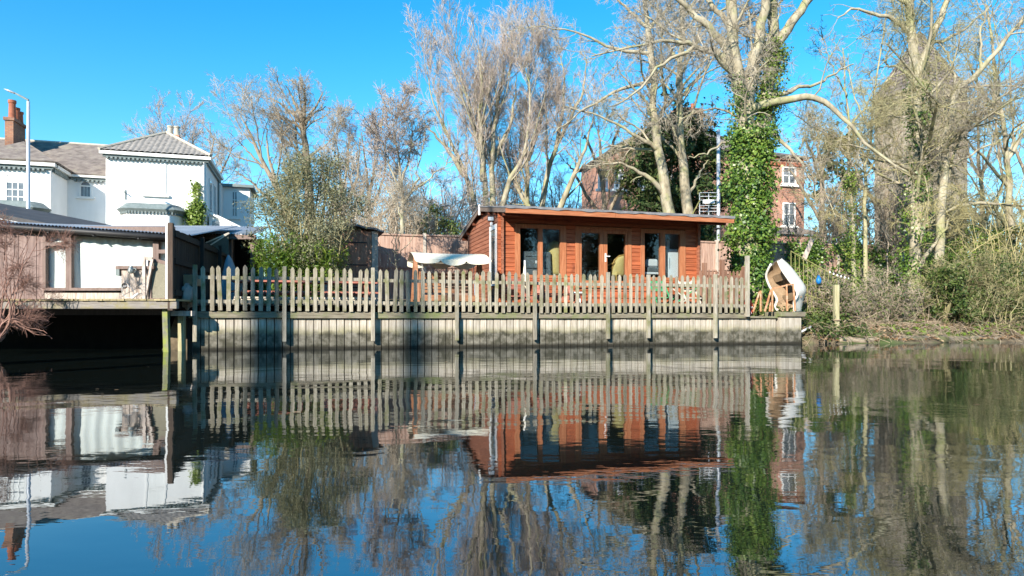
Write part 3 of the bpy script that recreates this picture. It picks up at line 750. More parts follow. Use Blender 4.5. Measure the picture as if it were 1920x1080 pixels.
# windows of the house
def sash(px0, px1, py0, py1, o, nx, ny, blind_rows=0, name='window', blind=False):
    t0, t1 = H.t(px0, o), H.t(px1, o); dep = H.p((t0 + t1) / 2, o, 0).y
    z1, z0 = wz(py0, dep), wz(py1, dep); fw = .09
    mb = MB()
    mb.fbox(H, t0, t0 + fw, o - .04, o - .001, z0, z1); mb.fbox(H, t1 - fw, t1, o - .04, o - .001, z0, z1)
    mb.fbox(H, t0 + fw, t1 - fw, o - .04, o - .001, z1 - fw, z1); mb.fbox(H, t0 + fw, t1 - fw, o - .04, o - .001, z0, z0 + fw)
    w = mb.build(name, M['whiteframe'], house)
    hb(t0 - .15, t1 + .15, o - .14, o - .002, z0 - .12, z0 - .002, 'sill', M['whiteframe'], w)
    if blind:
        hb(t0 + fw, t1 - fw, o - .012, o - .002, z0 + fw, z1 - fw, 'blind', M['curtain'], w)
        hb(t0 + fw, t1 - fw, o - .03, o - .013, (z0 + z1) / 2 - .02, (z0 + z1) / 2 + .02, 'meeting_rail', M['whiteframe'], w)
        return w
    gx = [t0 + fw + (t1 - t0 - 2 * fw) * i / nx for i in range(nx + 1)]; gz = [z0 + fw + (z1 - z0 - 2 * fw) * j / ny for j in range(ny + 1)]
    for i in range(nx):
        for j in range(ny):
            top = j >= ny - blind_rows
            hb(gx[i] + .02, gx[i + 1] - .02, o - .012, o - .003, gz[j] + .02, gz[j + 1] - .02, 'pane', M['curtain'] if top else M['housepane'], w)
    for i in range(1, nx): hb(gx[i] - .02, gx[i] + .02, o - .03, o - .002, z0 + fw, z1 - fw, 'glazing_bar', M['whiteframe'], w)
    for j in range(1, ny): hb(t0 + fw, t1 - fw, o - .028, o - .0025, gz[j] - .02, gz[j] + .02, 'glazing_bar', M['whiteframe'], w)
    return w
M['housepane'] = mk('dull_window_pane', [(.10, .115, .13), (.20, .215, .235)], (3, 3, 3), rough=.08, bump=0, spec=.6)
sash(9, 49, 325, 386, -1.2, 3, 4, 1)
sash(273, 312, 300, 365, 0, 1, 1, blind=True)
# arched stair window
o = 1.2; c_t = H.t(160.5, o); dep = H.p(c_t, o, 0).y; rw = H.t(173, o) - c_t; zs, zb = wz(349, dep), wz(369, dep)
arc = [H.p(c_t + rw * math.cos(a), o - .04, zs + rw * math.sin(a)) for a in [math.pi * k / 12 for k in range(13)]]
inn = [H.p(c_t + (rw - .09) * math.cos(a), o - .04, zs + (rw - .09) * math.sin(a)) for a in [math.pi * k / 12 for k in range(13)]]
mb = MB(); back = H.p(0, .038, 0) - H.p(0, 0, 0)
for k in range(12): mb.prism([arc[k], arc[k + 1], inn[k + 1], inn[k]], back)
mb.fbox(H, c_t - rw, c_t - rw + .09, o - .04, o - .002, zb, zs); mb.fbox(H, c_t + rw - .09, c_t + rw, o - .04, o - .002, zb, zs)
aw = mb.build('arched_window', M['whiteframe'], house)
hb(c_t - rw + .09, c_t + rw - .09, o - .038, o - .003, zs - .03, zs + .03, 'transom', M['whiteframe'], aw)
hb(c_t - rw - .12, c_t + rw + .12, o - .14, o - .003, zb - .12, zb, 'sill', M['whiteframe'], aw)
MB().prism([p + back * .7 for p in inn], back * .2).build('fanlight_pane', M['housepane'], aw)
for i in range(3):
    a = c_t - rw + .09 + (2 * rw - .18) * i / 3
    hb(a + .012, a + (2 * rw - .18) / 3 - .012, o - .014, o - .004, zb + .01, zs - .032, 'pane', M['housepane'], aw)
# bow bays with metal canopies
def bow(px0, px1, o, ztop, prj, zw, label):
    ta, tb_ = H.t(px0, o), H.t(px1, o); c = (ta + tb_) / 2; w = (tb_ - ta) / 2
    def el(f, s, zz, k=0): a = math.pi * f; return H.p(c - w * s * math.cos(a), o - .003 - prj * s * min(1.0, math.sin(a) * 1.35), zz)
    mb = MB(); mb.grid(lambda u, v: el(u, .86, 1.5 + (zw - 1.5) * v), 20, 1); bw = mb.build('bow_front', M['white'], house, smooth=True)
    mb = MB(); mb.grid(lambda u, v: el(u, .80 + .22 * (1 - v), ztop - .30 + .30 * v), 20, 3); mb.grid(lambda u, v: el(u, .80 * (1 - v) + .01, ztop + .02 * v), 20, 1)
    mb.build('canopy', M['teal'], bw)
    mb = MB(); mb.grid(lambda u, v: el(u, .92 + .10 * v, ztop - .46 + .16 * v), 20, 1); mb.build('cornice', M['teal'], bw)
    for k in range(26): mb = MB()
    me = local_mesh(MB().box(-.04, .04, -.05, .05, -.12, 0), 'dentil', M['teal'])
    for k in range(1, 28):
        p = el(k / 28, .90, ztop - .42); piece('dentil', me, bw, p, (0, 0, H.a))
    return bw
bow(221, 352, 0, 6.58, 1.0, 6.2, '')
bow(-60, 96, -1.2, 6.28, .8, 5.95, '')
# side windows in the shaded right-hand wall, downpipe
for o0, o1, z0, z1 in ((1.0, 1.75, 6.6, 8.4), (2.7, 3.45, 6.6, 8.4)):
    hb(.002, .05, o0, o1, z0, z1, 'side_window', M['whiteframe']); hb(.051, .055, o0 + .1, o1 - .1, z0 + .1, z1 - .1, 'pane', M['housepane'])
    hb(.003, .14, o0 - .1, o1 + .1, z0 - .12, z0 - .002, 'sill', M['teal'])
MB().tube([H.p(-.12, -.06, 2), H.p(-.12, -.06, EZ)], .05, 8).build('downpipe', M['whiteframe'], house)
MB().tube([H.p(.06, 4.6, 2), H.p(.06, 4.6, EZ)], .05, 8).build('downpipe', M['teal'], house)
sash(433, 447, 357, 408, 6.6, 2, 3)
# lean-to glazed porch at the corner
lt = [H.p(.1, .3, 2.2), H.p(1.75, .3, 2.2), H.p(1.75, .3, 5.55), H.p(.1, .3, 6.35)]
MB().prism(lt, H.p(0, 3, 0) - H.p(0, 0, 0)).build('porch', M['white'], house)
pr = MB().bar(H.p(.05, .22, 6.42), H.p(1.95, .22, 5.5), .14).build('porch_verge', M['whiteframe'], house)
for k in range(3): hb(.25 + .5 * k, .62 + .5 * k, .285, .298, 4.6, 5.95 - .24 * k, 'pane', M['housepane'], pr)
# aerial bracket and vent on the wall
MB().bar(H.p(-3.85, -.02, 6.85), H.p(-3.85, -.02, 7.35), .05).bar(H.p(-3.85, -.02, 7.2), H.p(-3.85, -.3, 7.2), .04).build('wall_bracket', M['teal'], house)

# ------------------------------------------------------------------ street lamp
ld = 29.0; lx = wx(53, ld)
lamp = thing('street_lamp', 'tall pale grey street lamp with single arm beside the white house', 'street lamp', (lx, ld, 2.4))
MB().tube([(lx, ld, 2.2), (lx, ld, 3.6), (lx, ld, wz(190, ld))], [.09, .085, .06], 10).build('column', M['steel'], lamp, smooth=True)
a = Vector((lx, ld, wz(192, ld))); b = wp(27, 174, ld)
MB().tube([a, a + Vector((0, 0, .1)), b], [.05, .045, .035], 8).build('arm', M['teal'], lamp, smooth=True)
h0, h1 = wp(29, 175, ld), wp(8, 167, ld); d = (h1 - h0)
mb = MB(); side = Vector((0, 1, 0)); up = Vector((0, 0, 1))
mb.grid(lambda u, v: h0 + d * u + side * (.17 * math.sin(math.pi * (.12 + .8 * u)) * math.cos(2 * math.pi * v)) + up * (.055 * math.sin(math.pi * (.15 + .8 * u)) * math.sin(2 * math.pi * v)), 8, 12)
mb.build('lantern', M['steel'], lamp, smooth=True)

# ------------------------------------------------------------------ boathouse on stilts
bx1 = wx(318, 14.6)
bh = thing('boathouse', 'dark boarded boathouse with curtained windows and corrugated roof, raised over the water', 'boathouse', (-10, 15.5, 0))
def bb(x0, x1, y0, y1, z0, z1, name, m, parent=None, **k): return MB().box(x0, x1, y0, y1, z0, z1).build(name, m, parent or bh, **k)
D = 14.6
X = lambda px: wx(px, D); Z = lambda py: wz(py, D)
bb(-15, -6.95, 14.75, 18.6, .86, .98, 'floor', M['darkfence'])
bb(-15, -7.6, 18.6, 18.7, -.8, 3.0, 'back_wall', M['darkfence'])
bb(-15, -7.0, 15.2, 15.3, -.8, .855, 'underfloor_shade', M['shadeboard'])  # added sheet that paints the void over the water dark
bb(-15, -14.9, 14.7, 18.6, .98, 2.9, 'side_wall', M['darkfence'])
bme = {}
x = X(84) - .005; k = 0
while x > -14.8:                                # upright boards left of the windows
    w = (.16, .21, .18, .24)[k % 4]
    bb(x - w + .008, x, D - .02 - .006 * (k % 2), D + .04, .98, 2.62, 'board', M['boatwall']); x -= w; k += 1
bb(X(84), bx1 + .1, D - .01, D + .05, 1.0, 1.20, 'plinth_board', M['oldwood'])
bb(X(84), bx1 + .1, D - .005, D + .05, 2.505, 2.62, 'header', M['darkframe'])
def bwin(px0, px1, py0, py1, transom=None):
    fw = .06; x0, x1, z0, z1 = X(px0), X(px1), Z(py1), Z(py0)
    mb = MB().box(x0, x0 + fw, D - .05, D + .04, z0, z1).box(x1 - fw, x1, D - .05, D + .04, z0, z1).box(x0 + fw, x1 - fw, D - .05, D + .04, z1 - fw, z1).box(x0 + fw, x1 - fw, D - .05, D + .04, z0, z0 + fw)
    w = mb.build('window', M['darkframe'], bh)
    if transom:
        zt = Z(transom); bb(x0 + fw, x1 - fw, D - .048, D + .04, zt - .04, zt + .04, 'transom', M['darkframe'], w)
        bb(x0 + fw, x1 - fw, D, D + .006, zt + .04, z1 - fw, 'pane', M['clearglass'], w); bb(x0 + fw, x1 - fw, D, D + .006, z0 + fw, zt - .04, 'pane', M['clearglass'], w)
    else: bb(x0 + fw, x1 - fw, D, D + .006, z0 + fw, z1 - fw, 'pane', M['clearglass'], w)
    ph = rnd.uniform(0, 6)
    mb = MB(); mb.grid(lambda u, v: Vector((x0 + (x1 - x0) * u, D + .10 + (.022 * math.sin(u * (x1 - x0) * 26 + ph + .8 * math.sin(v * 2)) + .016 * math.sin(u * (x1 - x0) * 11 + v)) * (1 - .3 * v), z0 + (z1 - z0) * v)), max(24, int((x1 - x0) * 50)), 6)
    mb.build('curtain', M['curtain'], w, smooth=True)
bwin(83, 131, 435, 545, 458); bwin(131.2, 294, 435, 545); bwin(294.2, 322, 435, 545, 472)
# roof with corrugations, gutter
def gut(x): return 2.55 - .068 * (x + 10.5)
def corr(x0, x1, y0, y1, zf, zb, name, m, parent, pitch=.076, amp=.016, shear=0.0):
    n = int((x1 - x0) / pitch * 4)
    mb = MB(); mb.grid(lambda u, v: Vector((x0 + (x1 - x0) * u + shear * v, y0 + (y1 - y0) * v, zf(x0 + (x1 - x0) * u) * (1 - v) + zb * v + amp * math.sin(u * n / 4 * 2 * math.pi))), n, 3)
    return mb.build(name, m, parent, smooth=True)
corr(-15.2, -6.78, 14.43, 18.9, lambda x: gut(x) + .12, 3.22, 'corrugated_roof', M['corrug'], bh, shear=-.8)
pts = [Vector((x, 14.40, gut(x) + .03)) for x in (-15.2, -12, -9, -6.85)]
MB().tube(pts, .06, 8).build('gutter', M['black'], bh, smooth=True)
for x in np.arange(-14.5, -7, .95): bb(x - .015, x + .015, 14.33, 14.6, gut(x) - .05, gut(x) - .03, 'gutter_bracket', M['black'])
MB().hexa([(-15.2, 14.47, gut(-15.2) - .06), (-6.86, 14.47, gut(-6.86) - .06), (-6.86, 14.5, gut(-6.86) - .06), (-15.2, 14.5, gut(-15.2) - .06), (-15.2, 14.47, gut(-15.2) + .08), (-6.86, 14.47, gut(-6.86) + .08), (-6.86, 14.5, gut(-6.86) + .08), (-15.2, 14.5, gut(-15.2) + .08)]).build('fascia_board', M['darkfence'], bh)
# landing stage in front: edge beam, boards, posts
stage = thing('landing_stage', 'narrow timber landing stage on posts in front of the boathouse', 'landing stage', (-9.5, 13.8, 0))
xr = wx(333, 13.2)
MB().box(-15, xr, 13.16, 13.26, .835, .985).build('edge_beam', M['deckedge'], stage, bevel=.008)
MB().box(-15, xr - .3, 13.6, 13.75, .72, .84).build('joist', M['darkfence'], stage)
me = [local_mesh(MB().box(-.068, .068 - .004 * k, -.73, .73, 0, .035), 'deck_board', M['deckboard']) for k in range(3)]
n = int((xr + 15) / .14)
for i in range(n): piece('deck_board', me[i % 3], stage, (xr - .07 - i * .14, 13.86 + rnd.uniform(-.02, .012), .988 + rnd.uniform(0, .006)), (0, 0, rnd.uniform(-.006, .006)))
def stilt(px, y, z1, w, lean, m): 
    x = wx(px, y); MB().hexa([(x - w + lean, y - w, -.8), (x + w + lean, y - w, -.8), (x + w + lean, y + w, -.8), (x - w + lean, y + w, -.8), (x - w, y - w, z1), (x + w, y - w, z1), (x + w, y + w, z1), (x - w, y + w, z1)]).build('stilt', m, stage)
M['stilt'] = mk('algae_stilt', [(.10, .09, .08), (.24, .23, .20)], (15, 15, 3), rough=.85, spot=((.22, .25, .06), 3, .42, .6))
stilt(311, 13.32, .84, .05, .045, M['stilt']); stilt(341, 13.75, .78, .055, .0, M['oldpost'])
MB().box(wx(322, 13.5), wx(362, 13.5), 13.45, 13.6, .70, .80).build('cross_piece', M['oldwood'], stage)
# fence panel seen edge on, running back from the stage's right end
df_ = thing('dark_board_fence', 'dark stained board fence running back beside the boathouse', 'fence', (-6.9, 15.5, .9))
FA, FB = Vector((-6.60, 13.2, 0)), Vector((-7.55, 18.2, 0)); fd = (FB - FA); fl_ = fd.length; fd.normalize(); fn_ = Vector((fd.y, -fd.x, 0))
def fpt(s, out, z): p = FA + fd * s + fn_ * out; return Vector((p.x, p.y, z))
def fbx(s0, s1, a, b, z0, z1): return [fpt(s0, a, z0), fpt(s1, a, z0), fpt(s1, b, z0), fpt(s0, b, z0), fpt(s0, a, z1), fpt(s1, a, z1), fpt(s1, b, z1), fpt(s0, b, z1)]
s = .12; k = 0
while s < fl_ - .1:
    MB().hexa(fbx(s, s + .145, -.012 - .008 * (k % 2), .012, .85, 2.40 + rnd.uniform(-.01, .01))).build('board', M['darkfence'], df_); s += .152; k += 1
for z0 in (2.25, 1.72, 1.1): MB().hexa(fbx(.12, fl_, .013, .06, z0, z0 + .11)).build('rail', M['darkfence'], df_)
for s in (1.9, 3.6): MB().hexa(fbx(s, s + .1, .061, .14, .8, 2.45)).build('post', M['darkfence'], df_)
MB().hexa(fbx(-.04, .05, -.045, .05, .80, wz(418, 13.2))).build('end_post', M['darkpost'], df_, bevel=.006)
MB().hexa(fbx(-.03, .01, -.085, -.05, .99, wz(420, 13.2))).build('white_strip', M['whiteframe'], df_)
# second roof behind, dark shed
lean = thing('lean_to_shed', 'open lean-to shed with grey corrugated roof behind the dark board fence', 'shed', (-7.8, 19.2, 1.2))
corr(wx(322, 18), wx(484, 18), 17.7, 20.6, lambda x: wz(438.5, 17.7), wz(425, 20.6), 'corrugated_roof', M['corrug'], lean, shear=-.6)
MB().box(-9.2, wx(478, 19), 19.6, 19.7, .9, 2.95).build('back_wall', M['darkfence'], lean)
for px in (432, 474): x = wx(px, 18); MB().box(x - .05, x + .05, 17.95, 18.05, .9, 2.87).build('post', M['darkframe'], lean)
MB().box(wx(330, 17.75), wx(480, 17.75), 17.74, 17.78, 2.72, 2.84).build('fascia_board', M['darkframe'], lean)
# dark roof to the far left, behind the boathouse
shed = thing('dark_roofed_shed', 'low shed with sloping black roof behind the left end of the boathouse', 'shed', (-15, 20, 1.3))
P = [wp(-150, 372, 19.5), wp(132, 427, 19.5)]; bk = Vector((-.6, 3, .5))
MB().prism([P[0], P[1], P[1] + Vector((0, 0, -.12)), P[0] + Vector((0, 0, -.14))], bk).build('roof', M['corrugdark'], shed)
MB().prism([wp(-150, 385, 19.6), wp(110, 430, 19.6), Vector((wx(110, 19.6), 19.6, 1)), Vector((wx(-150, 19.6), 19.6, 1))], (0, 2.5, 0)).build('wall', M['darkfence'], shed)

# ------------------------------------------------------------------ clutter on the landing stage
y = 13.75; kx = lambda px: wx(px, y); kz = lambda py: wz(py, y); ZS = 1.028
cab = thing('old_cabinet', 'bleached wooden cabinet with dark overhanging top on the landing stage', 'cabinet', (kx(257), y, ZS))
MB().box(kx(228), kx(287), y, y + .35, ZS, kz(505)).build('body', M['oldwood'], cab)
MB().box(kx(219), kx(290), y - .05, y + .4, kz(505) + .002, kz(499)).build('top', M['darkframe'], cab)
MB().box(kx(219), kx(226), y - .045, y + .35, kz(517), kz(505)).build('side_flap', M['teal'], cab)
xs = [kx(228) + (kx(287) - kx(228)) * i / 4 for i in range(5)]
for i in range(4): MB().box(xs[i] + .006, xs[i + 1] - .006, y - .014, y - .001, ZS + .02, kz(508)).build('front_board', M['oldwood'], cab)
MB().torus(Vector((kx(234), y - .02, kz(536))), (0, 1, 0), .045, .012, 16, 6).build('ring_handle', M['black'], cab)
kt = thing('enamel_jug', 'small pale jug hanging at the front of the old cabinet', 'jug', (kx(252), y - .12, kz(514)))
MB().lathe((kx(252), y - .12, kz(514)), [(.0, 0), (.05, .01), (.062, .06), (.045, .11), (.03, .135), (.035, .15)], 14).build('body', M['zinc'], kt, smooth=True)
MB().torus((kx(252) + .06, y - .12, kz(514) + .07), (0, 1, 0), .04, .008, 14, 6).build('handle', M['zinc'], kt)
tub = thing('zinc_tub', 'round zinc tub in front of the old cabinet', 'tub', (kx(252), y - .2, ZS))
MB().lathe((kx(252), y - .24, ZS), [(.0, 0), (.105, .0), (.125, .16), (.132, .165), (.122, .16), (.10, .02)], 20).build('bucket', M['zinc'], tub, smooth=True)
MB().torus((kx(252), y - .24, ZS + .15), (.1, 1, .4), .125, .007, 20, 6).build('handle', M['steel'], tub)
for (pa, pb, dy, nm, lab) in ((270, 284, 0.0, 'old_window_sash', 'narrow weathered window sash leaning against the other sash on the stage'), (276, 318, .10, 'old_window_sash', 'large old wire-filled window sash leaning by the white corner strip')):
    q0, q1 = kx(pa), kx(pb); zt0, zt1 = kz(484), kz(496 if pb > 300 else 486); lx_ = .17
    fr = thing(nm, lab, 'window sash', (q0, y - .25 + dy, ZS))
    A, B, C, E = Vector((q0 + lx_, y - .3 + dy, ZS)), Vector((q1 + .02, y - .28 + dy, ZS)), Vector((q1 + .01, y + .02 + dy, zt1)), Vector((q0, y + .0 + dy, zt0))
    fm = M['oldwood'] if pb < 300 else M['darkframe']
    mb = MB(); mb.bar(A, E, .06, .04, (0, 1, 0)); mb.bar(B, C, .05, .04, (0, 1, 0)); mb.bar(E, C, .07, .04, (0, 1, 0)); mb.bar(A, B, .05, .04, (0, 1, 0))
    mb.build('frame', fm, fr)
    if pb > 300: MB().add([A, B, C, E], [(0, 1, 2, 3)]).build('infill', M['mesh'], fr)
roll = thing('rolled_magazine', 'small pale rolled paper lying beside the zinc tub', 'paper roll', (kx(266), y - .3, ZS))
MB().tube([(kx(263), y - .3, ZS + .02), (kx(272), y - .25, ZS + .12)], .022, 8).build('roll', M['appl'], roll)
# cardboard and sack stuffed between stage and picket fence
cd = thing('cardboard_box', 'brown cardboard box wedged between the dark fence and picket fence', 'box', (wx(349, 14), 14, 1.3))
MB().box(wx(338, 14), wx(363, 14), 14.0, 14.35, wz(535, 14), wz(515, 14)).build('carton', M['card'], cd, bevel=.01)
sk = thing('plastic_sack', 'pale crumpled sack below the cardboard box by the fence post', 'sack', (wx(350, 13.9), 13.9, .85))
cc = Vector((wx(351, 13.95), 13.95, wz(556, 13.95)))
mb = MB(); mb.grid(lambda u, v: cc + Vector((math.cos(2 * math.pi * u) * math.sin(math.pi * v) * .13, math.sin(2 * math.pi * u) * math.sin(math.pi * v) * .12, math.cos(math.pi * v) * .24)) * (1 + .13 * math.sin(u * 31 + v * 9) + .08 * math.sin(v * 27)), 24, 14)
mb.build('bag', M['sack'], sk, smooth=True)
# grey sheet over a stack and a folded awning frame behind the fence
tp = thing('grey_tarpaulin', 'grey tarpaulin draped over a peaked heap behind the left picket fence', 'tarpaulin', (wx(430, 16.2), 16.2, .9))
pk_ = wp(428, 478, 16.2)
def tarp(u, v):
    a = 2 * math.pi * u; r = .02 + .40 * v ** .8 * (1 + .16 * math.sin(a * 5) * v)
    return Vector((pk_.x + r * math.cos(a) * (1.0 if math.cos(a) > 0 else .6), pk_.y + r * math.sin(a), pk_.z - (pk_.z - .8) * v ** 1.1 + .02 * math.sin(a * 9) * v))
MB().grid(tarp, 40, 12).build('sheet', M['tarp'], tp, smooth=True)
aw_ = thing('folded_awning', 'folded green awning with pale poles leaning under the lean-to roof', 'awning', (wx(415, 16.8), 16.8, 1.0))
o_ = wp(428, 437, 16.9)
for k in range(6):
    e = wp(384 + 9 * k, 456 + 4.5 * k, 16.6 + .05 * k)
    if k < 2: MB().bar(o_ + Vector((.02 * k, 0, 0)), e, .05, .03).build('pole', M['palewood'], aw_)
    if k < 5:
        e2 = wp(384 + 9 * (k + 1), 456 + 4.5 * (k + 1), 16.65 + .05 * k)
        MB().prism([o_, e, e2], (0, .02, 0)).build('fabric_fold', M['olivecloth'] if 'olivecloth' in M else M.setdefault('olivecloth', mk('olive_cloth', [(.06, .06, .045), (.12, .115, .09)], rough=.9)), aw_)

# ------------------------------------------------------------------ terrace furniture
DZ = .967
def picnic(px0, px1, o, lab, m, zt=1.52, zs=1.26):
    t0, t1 = BANK.t(px0, o), BANK.t(px1, o)
    t = thing('picnic_table', lab, 'picnic table', BANK.p((t0 + t1) / 2, o, DZ), 'picnic tables on the terrace')
    for k in range(4): MB().fbox(BANK, t0, t1, o - .33 + .17 * k, o - .18 + .17 * k, zt - .045, zt).build('top_plank', m, t, bevel=.005)
    for s in (-1, 1):
        for k in range(2): MB().fbox(BANK, t0, t1, o + s * .68 - .13 + .135 * k, o + s * .68 - .005 + .135 * k, zs - .04, zs).build('seat_plank', m, t, bevel=.005)
    for e in (t0 + .22, t1 - .26):
        for s in (-1, 1): MB().bar(BANK.p(e, o + s * .62, DZ), BANK.p(e, o + s * .22, zt - .046), .05, .10, (1, 0, 0)).build('leg', m, t)
        MB().fbox(BANK, e - .03, e + .03, o - .82, o + .82, zs - .14, zs - .041).build('cross_rail', m, t)
    return t
picnic(436, 585, 1.45, 'red-brown picnic table at the left end of the terrace, below the bright green bamboo', M['redwood'])
picnic(592, 706, 1.5, 'red-brown picnic table in front of the small boarded shed', M['redwood'])
picnic(984, 1078, 1.05, 'red-brown picnic table in front of the left cabin window', M['redwood'], 1.56, 1.26)
ps = thing('stacked_planks', 'two long pale planks lying stacked low behind the left picket fence', 'planks', BANK.p(2, .5, .8))
MB().fbox(BANK, BANK.t(432, .5), BANK.t(700, .5), .4, .62, 1.03, 1.07).build('plank', M['palewood'], ps)
MB().fbox(BANK, BANK.t(440, .5), BANK.t(705, .5), .38, .6, 1.08, 1.12).build('plank', M['palewood'], ps)
for tt in (.9, 2.1, 3.2): MB().fbox(BANK, tt, tt + .12, .4, .6, DZ, 1.029).build('bearer', M['oldwood'], ps)

def folding_chair(px, o, w, mb_m, lab, seat=1.2, top=1.68, slats=4):
    t0 = BANK.t(px, o); t1 = t0 + w
    c = thing('folding_chair', lab, 'chair', BANK.p(t0 + w / 2, o, DZ), 'folding chairs on the terrace')
    for e in (t0, t1):
        MB().bar(BANK.p(e, o + .22, DZ), BANK.p(e, o - .2, seat), .03).build('leg', mb_m, c)
        MB().bar(BANK.p(e, o - .25, DZ), BANK.p(e, o + .30, top), .03).build('leg', mb_m, c)
    for k in range(slats):
        MB().fbox(BANK, t0 + .016, t1 - .016, o - .2 + .1 * k, o - .115 + .1 * k, seat - .01, seat + .012).build('seat_slat', mb_m, c)
    for k in range(3):
        f = .62 + .14 * k; oo = o - .25 + .55 * f; zz = DZ + (top - DZ) * f
        MB().fbox(BANK, t0 + .016, t1 - .016, oo - .012, oo + .012, zz - .03, zz + .045).build('back_slat', mb_m, c)
    return c
folding_chair(955, .95, .38, M['redwood'], 'red slatted folding chair by the cabin left corner, behind the pickets')
folding_chair(1226, .9, .42, M['green'], 'green-legged folding chair in front of the right cabin window')
folding_chair(1282, 1.0, .40, M['palewood'], 'pale wooden folding chair by the right end of the cabin')
tb_ = thing('folding_table', 'small green-topped folding table between two folding chairs by the cabin', 'table', BANK.p(BANK.t(1262, 1.1), 1.1, DZ))
a, b = BANK.t(1244, 1.3), BANK.t(1300, 1.3)
for k in range(5): MB().fbox(BANK, a, b, .95 + .12 * k, 1.06 + .12 * k, 1.5, 1.525).build('top_slat', M['green'], tb_)
for oo in (1.0, 1.5):
    MB().bar(BANK.p(a + .05, oo, DZ), BANK.p(b - .05, oo, 1.498), .03).build('leg', M['green'], tb_)
    MB().bar(BANK.p(b - .05, oo + .035, DZ), BANK.p(a + .05, oo + .035, 1.498), .03).build('leg', M['palewood'], tb_)
wt = thing('white_stool', 'small white stool beside the picnic table in front of the cabin doors', 'stool', BANK.p(BANK.t(1082, .9), .9, DZ))
a, b = BANK.t(1072, .9), BANK.t(1092, .9)
MB().fbox(BANK, a, b, .8, 1.05, 1.29, 1.325).build('seat', M['appl'], wt, bevel=.006)
for e in (a + .02, b - .02):
    for oo in (.83, 1.02): MB().bar(BANK.p(e, oo, DZ), BANK.p(e, oo, 1.289), .03).build('leg', M['appl'], wt)
MB().fbox(BANK, a + .02, b - .02, .85, .88, 1.0, 1.03).build('stretcher', M['appl'], wt)
pl = thing('parasol_pole', 'closed white parasol standing by the left cabin window', 'parasol', BANK.p(BANK.t(984, 1.25), 1.25, DZ))
q = BANK.p(BANK.t(984, 1.25), 1.25, 0)
MB().tube([q + Vector((0, 0, DZ)), q + Vector((0, 0, 2.12))], .022, 8).build('pole', M['appl'], pl)
MB().lathe(q + Vector((0, 0, 1.3)), [(.055, 0), (.06, .1), (.05, .4), (.03, .65), (.01, .75)], 12).build('folded_canopy', M['canvas'], pl, smooth=True)
MB().lathe(q + Vector((0, 0, DZ)), [(.2, 0), (.2, .05), (.05, .08), (.035, .2)], 16).build('base', M['tv'], pl)

# ------------------------------------------------------------------ swing seat
so = 1.5
s0, s1 = BANK.t(774, so), BANK.t(906, so); sw = s1 - s0
swing = thing('swing_seat', 'wooden garden swing seat with cream canvas canopy beside the cabin', 'swing seat', BANK.p((s0 + s1) / 2, so, DZ))
ztop = BANK.z(840, 478, so)
for e in (s0 + .06, s1 - .10):
    MB().bar(BANK.p(e, so - .55, DZ), BANK.p(e, so - .04, ztop - .08), .06, .08, (1, 0, 0)).build('leg', M['swingwood'], swing)
    MB().bar(BANK.p(e, so + .55, DZ), BANK.p(e, so + .04, ztop - .08), .06, .08, (1, 0, 0)).build('leg', M['swingwood'], swing)
    MB().fbox(BANK, e - .025, e + .025, so - .42, so + .42, 1.12, 1.18).build('side_rail', M['swingwood'], swing)
MB().fbox(BANK, s0 + .02, s1 - .02, so - .04, so + .04, ztop - .08, ztop - .02).build('top_beam', M['swingwood'], swing)
def can(u, v):                                   # canopy: ridge along the beam, shallow slopes, slight sag
    t = s0 - .05 + (sw + .1) * u; k = abs(v - .5) * 2
    return BANK.p(t, so + (v - .5) * 1.25, ztop + .03 - .02 * math.sin(math.pi * u) - .20 * k ** 1.3 + (.03 * math.sin(math.pi * v * 4) if 0 < u < 1 else 0) * .3 + (.04 if v > .5 else 0))
cp = MB().grid(can, 24, 12).build('canopy', M['canvas'], swing, smooth=True)
def val(u, v):                                   # scalloped valance at the front
    t = s0 - .05 + (sw + .1) * u; sc = abs(math.sin(math.pi * u * 3))
    return BANK.p(t, so - .63 - .015 * v, ztop - .165 - (.03 + .10 * sc ** .5) * v + .02 * math.sin(u * 9) * v)
MB().grid(val, 48, 3).build('valance', M['canvas'], swing, smooth=True)
def valb(u, v):
    t = s0 - .05 + (sw + .1) * u; sc = abs(math.sin(math.pi * u * 3 + .4))
    return BANK.p(t, so + .63 + .015 * v, ztop - .125 - (.05 + .12 * sc ** .5) * v)
MB().grid(valb, 48, 3).build('valance', M['canvas'], swing, smooth=True)
b0, b1 = s0 + .22, s1 - .26
for k in range(6): MB().fbox(BANK, b0, b1, so + .2 + .012 * k, so + .225 + .012 * k, 1.30 + .085 * k, 1.365 + .085 * k).build('back_slat', M['swingwood'], swing)
for k in range(5): MB().fbox(BANK, b0, b1, so - .3 + .1 * k, so - .22 + .1 * k, 1.20, 1.225).build('seat_slat', M['swingwood'], swing)
for e in (b0 - .03, b1): MB().fbox(BANK, e, e + .03, so - .3, so + .26, 1.15, 1.199).build('seat_rail', M['swingwood'], swing); MB().fbox(BANK, e, e + .03, so + .185, so + .3, 1.2, 1.82).build('back_post', M['swingwood'], swing)
for e in (b0, b1): MB().bar(BANK.p(e, so - .2, 1.2), BANK.p(e, so - .01, ztop - .08), .014).build('chain', M['steel'], swing)
MB().fbox(BANK, b0, b1, so - .33, so - .3, 1.08, 1.2).build('front_apron', M['swingwood'], swing)

